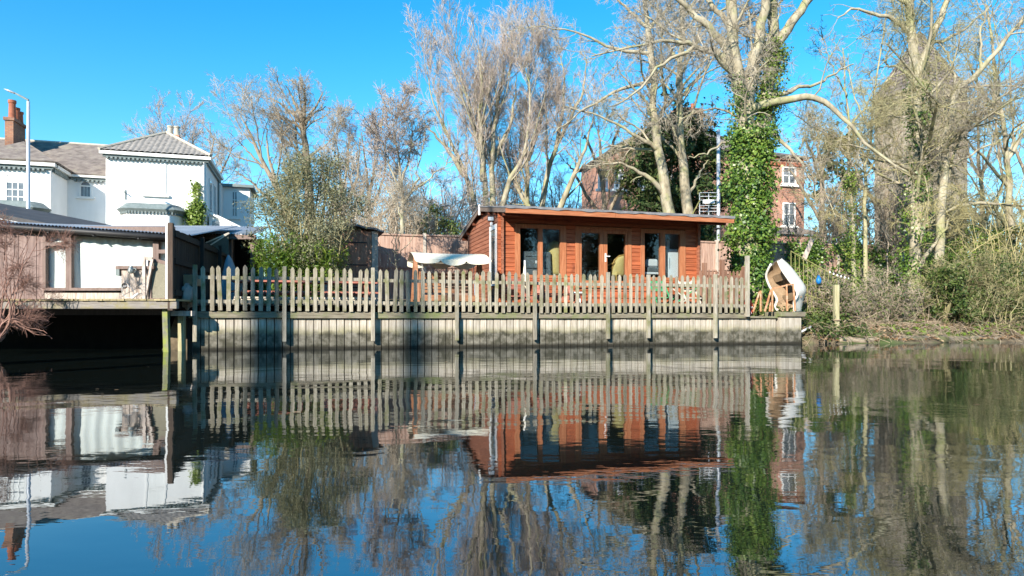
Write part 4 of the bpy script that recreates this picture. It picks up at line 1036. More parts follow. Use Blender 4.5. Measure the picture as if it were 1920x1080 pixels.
# ------------------------------------------------------------------ inside the cabin
def chair_wicker(px, o, zf, w, h, lab, face=0.0):
    c = BANK.p(BANK.t(px, o), o, zf)
    t = thing('wicker_chair', lab, 'chair', c, 'wicker chairs inside the cabin')
    cs, sn = math.cos(TH + face), math.sin(TH + face)
    L = lambda x, y, z: c + Vector((x * cs - y * sn, x * sn + y * cs, z))
    mb = MB(); mb.grid(lambda u, v: L((u - .5) * w * (1.0 - .35 * max(0, v - .55) / .45 * abs(u - .5) * 2), .22 + .12 * v - .16 * (abs(u - .5) * 2) ** 2, .40 + (h - .40) * v - .10 * (abs(u - .5) * 2) ** 3 * v), 12, 8)
    bk = mb.build('backrest', M['cushion'], t, smooth=True); s_ = bk.modifiers.new('thick', 'SOLIDIFY'); s_.thickness = .05
    rim = [L((u - .5) * w * (1.02), .22 + .10 * v - .16 * (abs(u - .5) * 2) ** 2, .40 + (h - .38) * v) for u, v in [(0, 0), (0, .4), (.04, .75), (.2, .95), (.5, 1.02), (.8, .95), (.96, .75), (1, .4), (1, 0)]]
    MB().tube(rim, .022, 6).build('back_hoop', M['wicker'], t, smooth=True)
    MB().add([L(-w / 2, -.26, .40), L(w / 2, -.26, .40), L(w / 2, .25, .40), L(-w / 2, .25, .40), L(-w / 2, -.26, .52), L(w / 2, -.26, .52), L(w / 2, .25, .50), L(-w / 2, .25, .50)], [(3, 2, 1, 0), (4, 5, 6, 7), (0, 1, 5, 4), (1, 2, 6, 5), (2, 3, 7, 6), (3, 0, 4, 7)]).build('seat_cushion', M['cushion'], t, bevel=.03)
    for s in (-1, 1):
        MB().tube([L(s * w * .5, .2, .78), L(s * w * .58, 0, .72), L(s * w * .56, -.26, .66), L(s * w * .5, -.28, .4)], .022, 6).build('arm', M['wicker'], t, smooth=True)
        for yy in (-.26, .24): MB().tube([L(s * w * .48, yy, 0), L(s * w * .5, yy, .42)], .022, 6).build('leg', M['wicker'], t)
    return t
chair_wicker(1040, OF + .48, FZ, .46, 1.28, 'tall yellow wicker chair behind the left cabin window', 2.8)
chair_wicker(1156, OF + .50, FZ, .62, .98, 'low yellow wicker armchair behind the right-hand door pane', 3.6)
tv = thing('television_back', 'flat grey television seen from behind in the left cabin window', 'television', BANK.p(BANK.t(1000, OF + .3), OF + .3, FZ))
a, b = BANK.t(977, OF + .28), BANK.t(1029, OF + .28)
MB().fbox(BANK, a, b, OF + .11, OF + .16, 1.83, 2.46).build('casing', M['tv'], tv, bevel=.012)
MB().fbox(BANK, (a + b) / 2 - .05, (a + b) / 2 + .05, OF + .098, OF + .109, 2.14, 2.22).build('sticker', M['appl'], tv)
for zz in (2.0, 2.32): MB().fbox(BANK, a + .08, b - .08, OF + .10, OF + .109, zz, zz + .02).build('vent_rib', M['black'], tv)
MB().fbox(BANK, a + .1, b - .1, OF + .1, OF + .4, FZ, 1.829).build('stand', M['interior'], tv)
fr_ = thing('white_fridge', 'white fridge behind the right-hand pane of the cabin', 'fridge', BANK.p(BANK.t(1262, OF + .4), OF + .4, FZ))
a, b = BANK.t(1251, OF + .3), BANK.t(1272, OF + .3)
MB().fbox(BANK, a - .06, b, OF + .17, OF + .65, FZ, 2.66).build('cabinet', M['appl'], fr_, bevel=.015)
MB().fbox(BANK, a - .05, b - .01, OF + .15, OF + .168, FZ + .1, 2.64).build('door', M['appl'], fr_, bevel=.006)
MB().fbox(BANK, a - .03, a - .01, OF + .13, OF + .149, 2.1, 2.4).build('handle', M['steel'], fr_)
MB().tube([BANK.p(a + .05, OF + .35, 2.66), BANK.p(a + .05, OF + .35, 2.92)], .045, 10).build('bottle', M['appl'], fr_)
mw = thing('white_kettle_oven', 'white rounded tabletop oven behind the right cabin window', 'oven', BANK.p(BANK.t(1222, OF + .4), OF + .4, FZ))
a, b = BANK.t(1209, OF + .3), BANK.t(1233, OF + .3)
MB().fbox(BANK, a, b, OF + .22, OF + .35, 2.12, 2.36).build('lid', M['appl'], mw, bevel=.05)
MB().fbox(BANK, a, b, OF + .12, OF + .4, 1.98, 2.115).build('body', M['tv'], mw, bevel=.03)
MB().fbox(BANK, a - .1, b + .1, OF + .1, OF + .55, 1.92, 1.978).build('worktop', M['appl'], mw)
for e in (a - .06, b + .02):
    for oo in (OF + .2, OF + .54): MB().fbox(BANK, e, e + .04, oo, oo + .04, FZ, 1.919).build('leg', M['interior'], mw)
ct = thing('kitchen_cupboard', 'low dim cupboard at the back of the cabin behind the door panes', 'cupboard', BANK.p(BANK.t(1110, OB - .5), OB - .5, FZ))
MB().fbox(BANK, BANK.t(1090, OB - .5), BANK.t(1190, OB - .5), OB - .55, OB - .07, FZ, 2.3).build('carcass', M['interior'], ct)
MB().fbox(BANK, BANK.t(1090, OB - .5) - .02, BANK.t(1190, OB - .5) + .02, OB - .58, OB - .07, 2.301, 2.34).build('worktop', M['oldwood'], ct)

# ------------------------------------------------------------------ small boarded shed and long panel fence
so0 = 5.1
sh = thing('boarded_shed', 'small red-brown boarded shed with pale corner post and sagging felt roof', 'shed', BANK.p(BANK.t(670, so0), so0, 1.1))
a, b = BANK.t(628, so0), BANK.t(708, so0); zt = BANK.z(670, 432, so0)
MB().fbox(BANK, a, b, so0, so0 + 1.5, .8, zt).build('wall', M['shedbrick'], sh)
n = 9
for i in range(n):
    q0 = a + (b - a - .18) * i / n; q1 = a + (b - a - .18) * (i + .96) / n
    MB().fbox(BANK, q0, q1, so0 - .02 - .004 * (i % 2), so0 - .001, .9, zt - .03).build('board', M['shedbrick'], sh)
for zz in (1.55, 2.2, 2.85): MB().fbox(BANK, a + .1, b - .3, so0 - .045, so0 - .026, zz, zz + .03).build('strap', M['black'], sh)
MB().fbox(BANK, b - .17, b + .01, so0 - .05, so0 + .1, .8, zt - .01).build('corner_post', M['panelpost'], sh)
def rf_(u, v):
    t = a - .12 + (b - a + .3) * u
    return BANK.p(t, so0 - .18 + 1.8 * v, zt + .02 + .12 * math.sin(math.pi * min(1, u * 1.1)) + .02 * math.sin(u * 17) * (1 - v) + .05 * v)
rr = MB().grid(rf_, 20, 4).build('roof', M['felt'], sh); mm = rr.modifiers.new('thick', 'SOLIDIFY'); mm.thickness = .05

po = 7.25
pf = thing('panel_fence', 'long pinkish-brown boarded fence with pale posts behind the terrace and cabin', 'fence', BANK.p(10, po, 1.3))
pt0, pt1 = BANK.t(690, po), BANK.t(1700, po)
n = int((pt1 - pt0) / 1.83)
def fence_z(px): return 0
board = {}
for i in range(n + 1):
    t = pt0 + 1.83 * i; zt = 3.40 + .022 * i; zb = 1.25
    vis = True
    MB().fbox(BANK, t - .05, t + .05, po - .03, po + .06, zb - .2, zt + .06).build('post', M['panelpost'], pf)
    if i == n: break
    key = 'fence_board'
    if key not in board: board[key] = [local_mesh(MB().box(-.056, .056, -.012 - .006 * k, .008, 0, 2.1), key, M['panel']) for k in range(2)]
    nb_ = 15; st = (1.83 - .10) / nb_
    for k in range(nb_): piece(key, board[key][k % 2], pf, BANK.p(t + .05 + st * (k + .5), po + .02, zt - 2.1), (0, 0, TH))
    for zz in (zt + .001, zt - 1.05): MB().fbox(BANK, t + .051, t + 1.829 - .05, po - .035, po - .0, zz - .03, zz + .025).build('rail', M['panel'], pf)

# ------------------------------------------------------------------ pole with railed frame behind the cabin
pd = 26.5; pxx = wx(1347, pd)
pole = thing('metal_pole', 'tall white metal pole carrying a small railed platform behind the cabin roof', 'pole', (pxx, pd, 1.4))
MB().tube([(pxx, pd, 1.2), (pxx, pd, wz(243, pd))], .07, 10).build('shaft', M['steel'], pole, smooth=True)
mbx = [wx(1311, pd), wx(1328, pd), wx(1344, pd)]
for x in mbx: MB().bar((x, pd - .05, wz(412, pd)), (x, pd - .05, wz(362, pd)), .03).build('upright', M['steel'], pole)
for py in (362, 369, 376, 386, 391, 397): MB().bar((mbx[0], pd - .09, wz(py, pd)), (mbx[2], pd - .09, wz(py, pd)), .022).build('rail', M['steel'], pole)
MB().box(mbx[0] + .1, mbx[0] + .55, pd - .2, pd - .12, wz(383, pd), wz(376, pd)).build('plate', M['appl'], pole)
MB().bar((mbx[0] - .4, pd - .1, wz(412, pd)), (mbx[0], pd - .1, wz(376, pd)), .04).build('yellow_stay', M['rail'], pole)
MB().box(pxx - .16, pxx + .14, pd - .1, pd + .1, wz(430, pd), wz(427.5, pd)).build('bracket', M['black'], pole)

# ------------------------------------------------------------------ brown picket fence, lifebuoy, rusty frame, boat
bf = thing('brown_picket_fence', 'low brown picket fence with two tall posts right of the cabin', 'fence', BANK.p(12.9, 1.6, DZ))
bo_ = 1.5
for px, py in ((1321, 493), (1354, 487), (1395, 500)):
    t = BANK.t(px, bo_); MB().fbox(BANK, t - .05, t + .05, bo_ - .05, bo_ + .05, DZ, BANK.z(px, py, bo_)).build('post', M['brownpicket'], bf)
me = local_mesh(MB().prism([Vector((-.035, 0, 0)), Vector((.035, 0, 0)), Vector((.035, 0, .98)), Vector((0, 0, 1.03)), Vector((-.035, 0, .98))], (0, .018, 0)), 'picket', M['brownpicket'])
for px in list(np.arange(1313, 1319, 8)) + list(np.arange(1329, 1350, 7)) + list(np.arange(1361, 1393, 7)):
    piece('picket', me, bf, BANK.p(BANK.t(float(px), bo_), bo_ - .02, .98 + rnd.uniform(-.02, .02)), (0, 0, TH))
for p0, p1 in ((1308, 1321), (1325, 1350), (1358, 1394)):
    for zz in (1.25, 1.80): MB().fbox(BANK, BANK.t(p0, bo_), BANK.t(p1, bo_), bo_ + .0, bo_ + .04, zz, zz + .07).build('rail', M['brownpicket'], bf)

lb = thing('lifebuoy', 'orange lifebuoy leaning behind the tall end post of the picket fence', 'lifebuoy', BANK.p(13.05, .3, .75))
cb2 = wp(1403, 570, 17.75); cb2.z = .97
MB().torus(cb2, (.75, -.6, .12), .17, .06, 28, 12).build('ring', M['orange'], lb, smooth=True)
for k in range(4):
    a_ = math.pi / 4 + k * math.pi / 2; ax = Vector((.75, -.6, .12)).normalized(); xx = ax.orthogonal().normalized(); yy = ax.cross(xx); dd = xx * math.cos(a_) + yy * math.sin(a_)
    tg = ax.cross(dd); MB().torus(cb2 + dd * .17, tg, .062, .008, 14, 6).build('band', M['appl'], lb)

rfm = thing('rusty_frame', 'rusty orange metal trestle standing on the wall end before the boat', 'metal frame', wp(1455, 583, 17.7))
bd = 17.75; g = lambda px, py, dd=0: wp(px, py, bd + dd)
for nm, a_, b_ in (('leg', g(1476, 583), g(1474.5, 534)), ('leg', g(1491, 583, .1), g(1487, 533, .1)), ('top_bar', g(1474.5, 534), g(1487, 533, .1)), ('rail', g(1448, 541, -.1), g(1474.5, 535)), ('leg', g(1448, 584, -.1), g(1448, 540, -.1)), ('brace', g(1434, 584, -.15), g(1446, 543, -.1)),
                   ('leg', g(1426, 584, -.2), g(1426, 545, -.2)), ('brace', g(1412, 584, -.2), g(1424, 547, -.2)), ('leg', g(1443, 584, .05), g(1443.5, 566, .05))):
    MB().bar(a_, b_, .035).build(nm, M['rust'], rfm)

# upturned dinghy: hull lofted from half sections along its length, stood on its stern, open side to the left
boat = thing('white_dinghy', 'white fibreglass dinghy stood on end at the wall end, tan inside facing left', 'boat', wp(1490, 583, 18.4))
bdp = 18.45
spine = [wp(1511, 584, bdp), wp(1519, 560, bdp), wp(1525, 536, bdp), wp(1508, 510, bdp + .05), wp(1490, 492, bdp + .1), wp(1470, 482, bdp + .15)]  # keel line
inner = [wp(1490, 585, bdp - .2), wp(1489, 566, bdp - .25), wp(1495, 549, bdp - .25), wp(1478, 523, bdp - .2), wp(1466, 505, bdp - .1), wp(1459, 490, bdp + .05)]  # near gunwale
widths = [.30, .42, .46, .44, .36, .16]
def catm(P, u):
    n = len(P) - 1; f = min(u * n, n - 1e-6); i = int(f); x = f - i
    g_ = lambda k: P[max(0, min(n, k))]
    p0, p1, p2, p3 = g_(i - 1), g_(i), g_(i + 1), g_(i + 2)
    return (p1 * 2 + (p2 - p0) * x + (p0 * 2 - p1 * 5 + p2 * 4 - p3) * x * x + (p1 * 3 - p0 - p2 * 3 + p3) * x ** 3) * .5
hull_n = Vector((-.55, -.10, -.30)).normalized()
across = Vector((-.22, .96, -.14)).normalized()
def section(u, shrink=1.0, lift=0.0):
    k = catm(spine, u); gn = catm(inner, u); w = catm(widths, u) * shrink
    dep = (gn - k); pts = []
    for j in range(11):
        a_ = -1 + 2 * j / 10
        c_ = k + dep * .5 + across * (w * .9)
        prof = 1 - abs(a_) ** 3.2
        pts.append(gn + across * (w * (a_ + 1)) + (-dep) * prof * (1 - lift))
    return pts
NS = 22
vs = []; 
for i in range(NS + 1): vs += section(i / NS)
fs = [(i * 11 + j, (i + 1) * 11 + j, (i + 1) * 11 + j + 1, i * 11 + j + 1) for i in range(NS) for j in range(10)] + [tuple(range(11))]
hl = MB().add(vs, fs).build('hull', M['gel'], boat, smooth=True)
vs = []
for i in range(NS + 1):
    sec = section(.02 + .95 * i / NS, .93, .14); off = across * .035
    vs += [p + off for p in sec]
il = MB().add(vs, [(i * 11 + j, i * 11 + j + 1, (i + 1) * 11 + j + 1, (i + 1) * 11 + j) for i in range(NS) for j in range(10)]).build('inner_moulding', M['gelin'], boat, smooth=True)
MB().tube([section(i / NS)[0] for i in range(NS + 1)], .035, 8).build('gunwale', M['gel'], boat, smooth=True)
MB().tube([section(i / NS)[10] for i in range(NS + 1)], .035, 8).build('gunwale', M['gel'], boat, smooth=True)
for u in (.35, .66):
    sct = section(u, .95, .45); MB().bar(sct[1], sct[9], .20, .03, hull_n).build('thwart', M['gelin'], boat)

# stair railing of thin bars, blue float, bulbs on a wire, old mooring post
rl = thing('bar_railing', 'thin yellow-green bar railing sloping down the bank behind the dinghy', 'railing', wp(1535, 580, 19.3))
for i in range(12):
    px = 1483 + 7.8 * i; top = 470 + 4.2 * i if i < 11 else 519
    MB().bar(wp(px, 585 if i < 9 else 560, 19.3), wp(px, top, 19.3), .018).build('bar', M['rail'], rl)
MB().bar(wp(1483, 471, 19.27), wp(1570, 520, 19.27), .022).build('handrail', M['rail'], rl)
MB().bar(wp(1497, 548, 19.27), wp(1553, 566, 19.27), .025).build('lower_rail', M['rail'], rl)
bl = thing('blue_float', 'bright blue float hanging on the bar railing', 'float', wp(1535, 527, 19.1))
MB().lathe(wp(1535, 532, 19.1), [(.0, -.02), (.05, .0), (.075, .06), (.07, .13), (.035, .19), (.02, .21)], 14).build('body', M['blue'], bl, smooth=True)
MB().torus(wp(1535, 518, 19.1), (0, 1, 0), .03, .008, 12, 6).build('eyelet', M['blue'], bl)
fb = thing('bulb_string', 'short string of small white bulbs on a branch above the mooring post', 'light string', wp(1575, 515, 19.2))
pp = [wp(1556 + 7 * k, 508 + 2.6 * k + .6 * math.sin(k), 19.2) for k in range(6)]
MB().tube(pp, .012, 5).build('cable', M['black'], fb)
for p in pp: MB().lathe(p + Vector((0, 0, -.11)), [(.0, .04), (.018, .05), (.023, .07), (.012, .095), (.01, .11)], 10).build('bulb', M['appl'], fb, smooth=True)
mp_ = thing('mooring_post', 'square pale lichened mooring post at the water edge right of the wall', 'post', wp(1568, 640, 19))
xx = wx(1568, 18.6); MB().box(xx - .065, xx + .065, 18.54, 18.67, -.6, wz(534, 18.6)).build('shaft', M['oldpost'], mp_, bevel=.01)
MB().torus((xx, 18.6, .62), (0, 0, 1), .105, .018, 16, 6).build('rope_turn', M['stem'], mp_)
lp = thing('leaning_plank', 'pale broken plank leaning against the ivy-grown panel fence', 'plank', wp(1517, 480, 23))
MB().bar(wp(1507, 487, 23), wp(1523, 448, 23.2), .15, .04, (0, 1, 0)).build('plank', M['oldwood'], lp)
bp_ = thing('bank_plank', 'short white plank lying on the bank beside the wall end block', 'plank', wp(1515, 617, 18))
MB().bar(wp(1502, 622, 18), wp(1521, 612, 18.2), .05, .03).build('plank', M['appl'], bp_)
M['oldlog'] = mk('old_log', [(.09, .075, .055), (.20, .175, .135)], (3, 14, 14), rough=.9, bump=.5, spot=((.10, .11, .04), 3, .5, .65))
for i, (pa, pb, y_, lab) in enumerate(((1570, 1690, 633, 'thin half-buried log edging the water right of the mooring post'), (1694, 1770, 631, 'thick pale log edging the water below the ivied tree'), (1772, 1838, 632, 'mossy log at the water edge, last before the dark hollow'), (1842, 1935, 636, 'dark wet log lying low at the water edge, far right'))):
    dd = BANK.p(BANK.t((pa + pb) / 2, -.25), -.25, 0).y
    lg = thing('edge_log', lab, 'log', (wx((pa + pb) / 2, dd), dd, .05), 'logs edging the right bank')
    a_, b_ = BANK.t(pa, -.25), BANK.t(pb, -.25)
    pts = [BANK.p(a_ + (b_ - a_) * k / 6, -.25 + .05 * math.sin(k * 1.7 + i), .07 + .02 * math.sin(k * 2.1 + i)) for k in range(7)]
    MB().tube(pts, [(.085, .12, .10, .07)[i] * (1 + .12 * math.sin(k * 1.3)) for k in range(7)], 10).build('trunk', (M['barkdark'], M['oldlog'], M['oldlog'], M['barkdark'])[i], lg, smooth=True)

# ------------------------------------------------------------------ brick house behind the cabin
BH = Frame(wx(1508, 43), 43.0, 14.0)            # origin at its right front corner
bh2 = thing('brick_house', 'large red brick house with white sash windows behind the yew and ivied tree', 'house', BH.p(-4, 3, 2.4))
def qb(t0, t1, o0, o1, z0, z1, name, m, parent=None): return MB().fbox(BH, t0, t1, o0, o1, z0, z1).build(name, m, parent or bh2)
tl = BH.t(1170, .6)
ez = BH.z(1480, 297, 0)
qb(-3.2, 0, 0, 7, 1.5, ez, 'wing_wall', M['brick'])
qb(tl, -3.202, .6, 8, 1.5, ez + .3, 'main_wall', M['brick'])
qb(-3.3, .1, -.1, -.001, ez - .5, ez - .3, 'string_course', M['terracotta']); qb(-3.35, .15, -.15, .0, ez - .12, ez, 'cornice', M['terracotta'])
def rslab(pts): 
    n = (pts[1] - pts[0]).cross(pts[2] - pts[0]).normalized(); n = n if n.z > 0 else -n
    return MB().prism(pts, n * .1).build('roof', M['slate'], bh2)
rslab([BH.p(-3.4, -.3, ez), BH.p(.3, -.3, ez), BH.p(-1.5, 3.5, ez + 1.3)]); rslab([BH.p(.3, -.3, ez), BH.p(.3, 7.2, ez), BH.p(-1.5, 3.5, ez + 1.3)])
rslab([BH.p(-3.4, 7.2, ez), BH.p(-3.4, -.3, ez), BH.p(-1.5, 3.5, ez + 1.3)])
rz = ez + 2.6; m0 = ez + .3
rslab([BH.p(tl - .3, .3, m0), BH.p(-3.2, .3, m0), BH.p(-4.2, 4.3, rz), BH.p(tl + 3.6, 4.3, rz)]); rslab([BH.p(tl - .3, 8.3, m0), BH.p(tl - .3, .3, m0), BH.p(tl + 3.6, 4.3, rz)])
rslab([BH.p(-3.2, .3, m0), BH.p(-3.2, 8.3, m0), BH.p(-4.2, 4.3, rz)]); rslab([BH.p(tl - .3, 8.3, m0), BH.p(-3.2, 8.3, m0), BH.p(-4.2, 4.3, rz), BH.p(tl + 3.6, 4.3, rz)])
for px, w in ((1290, .9),):
    t = BH.t(px, 4); ch3 = qb(t - w, t + w, 3.6, 4.8, m0, BH.z(px, 205, 4), 'chimney', M['chbrick'])
    for k in (-.45, .45): MB().lathe(BH.p(t + k, 4.2, BH.z(px, 205, 4)), [(.16, 0), (.13, .4), (.16, .45)], 12).build('chimney_pot', M['terracotta'], ch3)
def bsash(px0, px1, py0, py1, o, nx=2, ny=2):
    t0, t1 = BH.t(px0, o), BH.t(px1, o); dep = BH.p((t0 + t1) / 2, o, 0).y; z1, z0 = wz(py0, dep), wz(py1, dep); fw = .09
    w = MB().fbox(BH, t0, t0 + fw, o - .06, o - .002, z0, z1).fbox(BH, t1 - fw, t1, o - .06, o - .002, z0, z1).fbox(BH, t0 + fw, t1 - fw, o - .06, o - .002, z1 - fw, z1).fbox(BH, t0 + fw, t1 - fw, o - .06, o - .002, z0, z0 + fw).build('window', M['whiteframe'], bh2)
    gx = [t0 + fw + (t1 - t0 - 2 * fw) * i / nx for i in range(nx + 1)]; gz = [z0 + fw + (z1 - z0 - 2 * fw) * j / ny for j in range(ny + 1)]
    for i in range(nx):
        for j in range(ny): qb(gx[i] + .025, gx[i + 1] - .025, o - .02, o - .004, gz[j] + .025, gz[j + 1] - .025, 'pane', M['housepane'], w)
    for i in range(1, nx): qb(gx[i] - .026, gx[i] + .026, o - .045, o - .003, z0 + fw, z1 - fw, 'glazing_bar', M['whiteframe'], w)
    for j in range(1, ny): qb(t0 + fw, t1 - fw, o - .05, o - .0035, gz[j] - .03, gz[j] + .03, 'meeting_rail', M['whiteframe'], w)
    qb(t0 - .15, t1 + .15, o - .16, o - .003, z0 - .15, z0 - .002, 'sill', M['whiteframe'], w)
bsash(1466, 1492, 313, 346, 0); bsash(1467, 1491, 380, 424, 0)
for px in (1130, 1160, 1205, 1250): bsash(px - 9, px + 9, 318, 355, .6)
qb(-3.6, -.2, -1.6, -.002, 1.5, BH.z(1470, 440, -1.5), 'porch_wall', M['brick'])
MB().prism([BH.p(-3.8, -1.8, BH.z(1470, 440, -1.5)), BH.p(.1, -1.8, BH.z(1470, 440, -1.5)), BH.p(-.4, -.01, BH.z(1470, 440, -1.5) + .6), BH.p(-3.5, -.01, BH.z(1470, 440, -1.5) + .6)], (0, 0, .1)).build('porch_roof', M['slate'], bh2)

# ------------------------------------------------------------------ church tower
cd_ = 62.0; CT = Frame(wx(1778, cd_), cd_, 24.0)
ch_ = thing('church_tower', 'flint tower with shingled pyramid spire behind the right-hand trees', 'tower', CT.p(0, 0, 2.5))
hw = 2.7; zt = wz(165, cd_)
for t0_, t1_, o0_, o1_ in ((-hw, hw, 0, 2 * hw),): MB().fbox(CT, t0_, t1_, o0_, o1_, 1.5, zt).build('tower_wall', M['flint'], ch_)
MB().fbox(CT, -hw - .15, hw + .15, -.15, 2 * hw + .15, zt + .001, zt + .25).build('parapet', M['flint'], ch_)
ap = CT.p(0, hw, wz(62, cd_ + 3))
base = [CT.p(-hw - .1, -.1, zt + .25), CT.p(hw + .1, -.1, zt + .25), CT.p(hw + .1, 2 * hw + .1, zt + .25), CT.p(-hw - .1, 2 * hw + .1, zt + .25)]
def belly(a_, b_):
    mb = MB()
    def fn(u, v):
        p = a_ + (b_ - a_) * u; return p + (ap - p) * v
    nn = 16
    for k in range(nn):                         # courses of shingles, each a little proud of the one above
        v0, v1 = k / nn, (k + 1) / nn
        out = ((a_ + b_) / 2 - CT.p(0, hw, a_.z)).normalized() * .06
        q = [fn(0, v0) + out, fn(1, v0) + out, fn(1, v1), fn(0, v1)]
        mb.add(q, [(0, 1, 2, 3)])
    return mb.build('spire_face', M['spire'], ch_)
for k in range(4): belly(base[k], base[(k + 1) % 4])
MB().fbox(CT, -.6, .6, -.1, -.002, zt - 3.2, zt - 1.0).build('belfry_opening', M['black'], ch_)
MB().fbox(CT, -.75, .75, -.14, -.003, zt - 3.4, zt - 3.21).build('belfry_sill', M['panelpost'], ch_)

# ------------------------------------------------------------------ plants: branch and leaf generators (numpy)
def nrm(a): return a / np.maximum(np.linalg.norm(a, axis=-1, keepdims=True), 1e-9)
def resample(pts, n, jit=0.0):
    P = np.array([tuple(p) for p in pts], float); m = len(P)
    if m < 3: P = np.stack([P[0], (P[0] + P[-1]) / 2, P[-1]]); m = 3
    out = []
    for u in np.linspace(0, m - 1 - 1e-6, n):
        i = int(u); x = u - i; g = lambda k: P[max(0, min(m - 1, k))]
        p0, p1, p2, p3 = g(i - 1), g(i), g(i + 1), g(i + 2)
        out.append(.5 * (2 * p1 + (p2 - p0) * x + (2 * p0 - 5 * p1 + 4 * p2 - p3) * x * x + (3 * p1 - p0 - 3 * p2 + p3) * x ** 3))
    out = np.array(out)
    if jit: out[1:-1] += rng.normal(0, jit, out[1:-1].shape)
    return out
def limbs_px(specs, n=14, jit=.03):             # [(points (px, py[, extra depth]), depth, r0, r1)] -> polylines
    P = []; Rr = []
    for pts, dep, r0, r1 in specs:
        d0, d1 = dep if isinstance(dep, tuple) else (dep, dep)
        q = [wp(p[0], p[1], d0 + (d1 - d0) * i / max(1, len(pts) - 1)) for i, p in enumerate(pts)]
        P.append(resample(q, n, jit)); Rr.append(np.linspace(1, 0, n) ** 1.3 * (r0 - r1) + r1)
    return np.array(P), np.array(Rr)
def spawn(P, Rr, n, t0, t1, L, ang, up=.1, wob=.25, seg=3, rr=.55, rmin=.004, short=.4, Lmin=.15, side=None, tend=.35):
    N, m, _ = P.shape
    d = P[:, 1:] - P[:, :-1]; plen = np.linalg.norm(d, axis=2).sum(1)
    idx = rng.choice(N, n, p=plen / plen.sum())
    t = t0 + (t1 - t0) * rng.random(n) ** .85
    f = np.clip(t * (m - 1), 0, m - 1 - 1e-6); i = f.astype(int); x = (f - i)[:, None]
    pos = P[idx, i] * (1 - x) + P[idx, i + 1] * x
    T = nrm(P[idx, i + 1] - P[idx, i])
    r0 = (Rr[idx, i] * (1 - x[:, 0]) + Rr[idx, i + 1] * x[:, 0]) * rr * (.7 + .5 * rng.random(n))
    v = rng.normal(size=(n, 3))
    if side is not None: v = v * (1 - .5) + np.array(side) * .8
    perp = nrm(v - (v * T).sum(1, keepdims=True) * T)
    a = np.radians(ang) * (.55 + .8 * rng.random(n))[:, None]
    D = np.cos(a) * T + np.sin(a) * perp
    Ln = np.maximum(L * plen[idx] * (.55 + .75 * rng.random(n)) * (1 - short * t), Lmin * (.6 + .8 * rng.random(n)))
    Q = np.empty((n, seg + 1, 3)); Q[:, 0] = pos
    for k in range(seg):
        D = nrm(D + rng.normal(0, wob, (n, 3)) + np.array([0, 0, up]))
        Q[:, k + 1] = Q[:, k] + D * (Ln / seg)[:, None]
    r0 = np.maximum(r0, rmin)
    RR = r0[:, None] * np.linspace(1, tend, seg + 1)[None]
    return Q, np.maximum(RR, rmin * .7)
def tubes(P, Rr, sides):
    N, m, _ = P.shape
    T = np.empty_like(P); T[:, 1:-1] = P[:, 2:] - P[:, :-2]; T[:, 0] = P[:, 1] - P[:, 0]; T[:, -1] = P[:, -1] - P[:, -2]
    T = nrm(T)
    ref = np.where(np.abs(T[:, :1, 2:3]) > .9, np.array([1., 0, 0]), np.array([0, 0, 1.]))
    X = nrm(np.cross(T, np.broadcast_to(ref, T.shape))); Y = np.cross(T, X)
    a = np.linspace(0, 2 * np.pi, sides, endpoint=False)
    V = P[:, :, None] + Rr[:, :, None, None] * (np.cos(a)[None, None, :, None] * X[:, :, None] + np.sin(a)[None, None, :, None] * Y[:, :, None])
    b = (np.arange(N) * m * sides)[:, None, None] + (np.arange(m - 1) * sides)[None, :, None] + np.arange(sides)[None, None]
    nx = (np.arange(N) * m * sides)[:, None, None] + (np.arange(m - 1) * sides)[None, :, None] + ((np.arange(sides) + 1) % sides)[None, None]
    F = np.stack([b, nx, nx + sides, b + sides], -1).reshape(-1, 4)
    return V.reshape(-1, 3), F
def merge(parts):
    V = []; F = []; o = 0
    for v, f in parts: V.append(v); F.append(f + o); o += len(v)
    return np.concatenate(V), np.concatenate(F)
def leaf_quads(C, Nn, size, aspect=.7, fold=.25, rand=.5):
    n = len(C); Nn = nrm(Nn + rng.normal(0, rand, (n, 3)))
    v = rng.normal(size=(n, 3)); U = nrm(v - (v * Nn).sum(1, keepdims=True) * Nn); W = np.cross(Nn, U)
    s = (size * (.45 + 1.1 * rng.random(n)))[:, None]
    A = C - U * s * .5; B = C + W * s * aspect * .5 + Nn * s * fold * .3; D = C + U * s * .5; E = C - W * s * aspect * .5 + Nn * s * fold * .3
    V = np.stack([A, B, D, E], 1).reshape(-1, 3); F = np.arange(n * 4).reshape(-1, 4)
    return V, F
BASE_LEVELS = [dict(n=44, t0=.3, t1=1, L=.42, ang=42, up=.10, wob=.16, seg=6, rr=.38, rmin=.012),
               dict(n=380, t0=.15, t1=1, L=.42, ang=42, up=.08, wob=.2, seg=4, rr=.45, rmin=.008),
               dict(n=1900, t0=.15, t1=1, L=.45, ang=40, up=.05, wob=.25, seg=2, rr=.55, rmin=.0055),
               dict(n=7800, t0=.1, t1=1, L=.55, ang=38, up=.03, wob=.3, seg=1, rr=.6, rmin=.004)]
def levels(k=1.0, rm=1.0, **ov):
    out = []
    for i, d in enumerate(BASE_LEVELS):
        d = dict(d); d['n'] = int(d['n'] * k); d['rmin'] *= rm
        for a, b in ov.items(): d[a] = b[i] if isinstance(b, (list, tuple)) else b
        out.append(d)
    return out
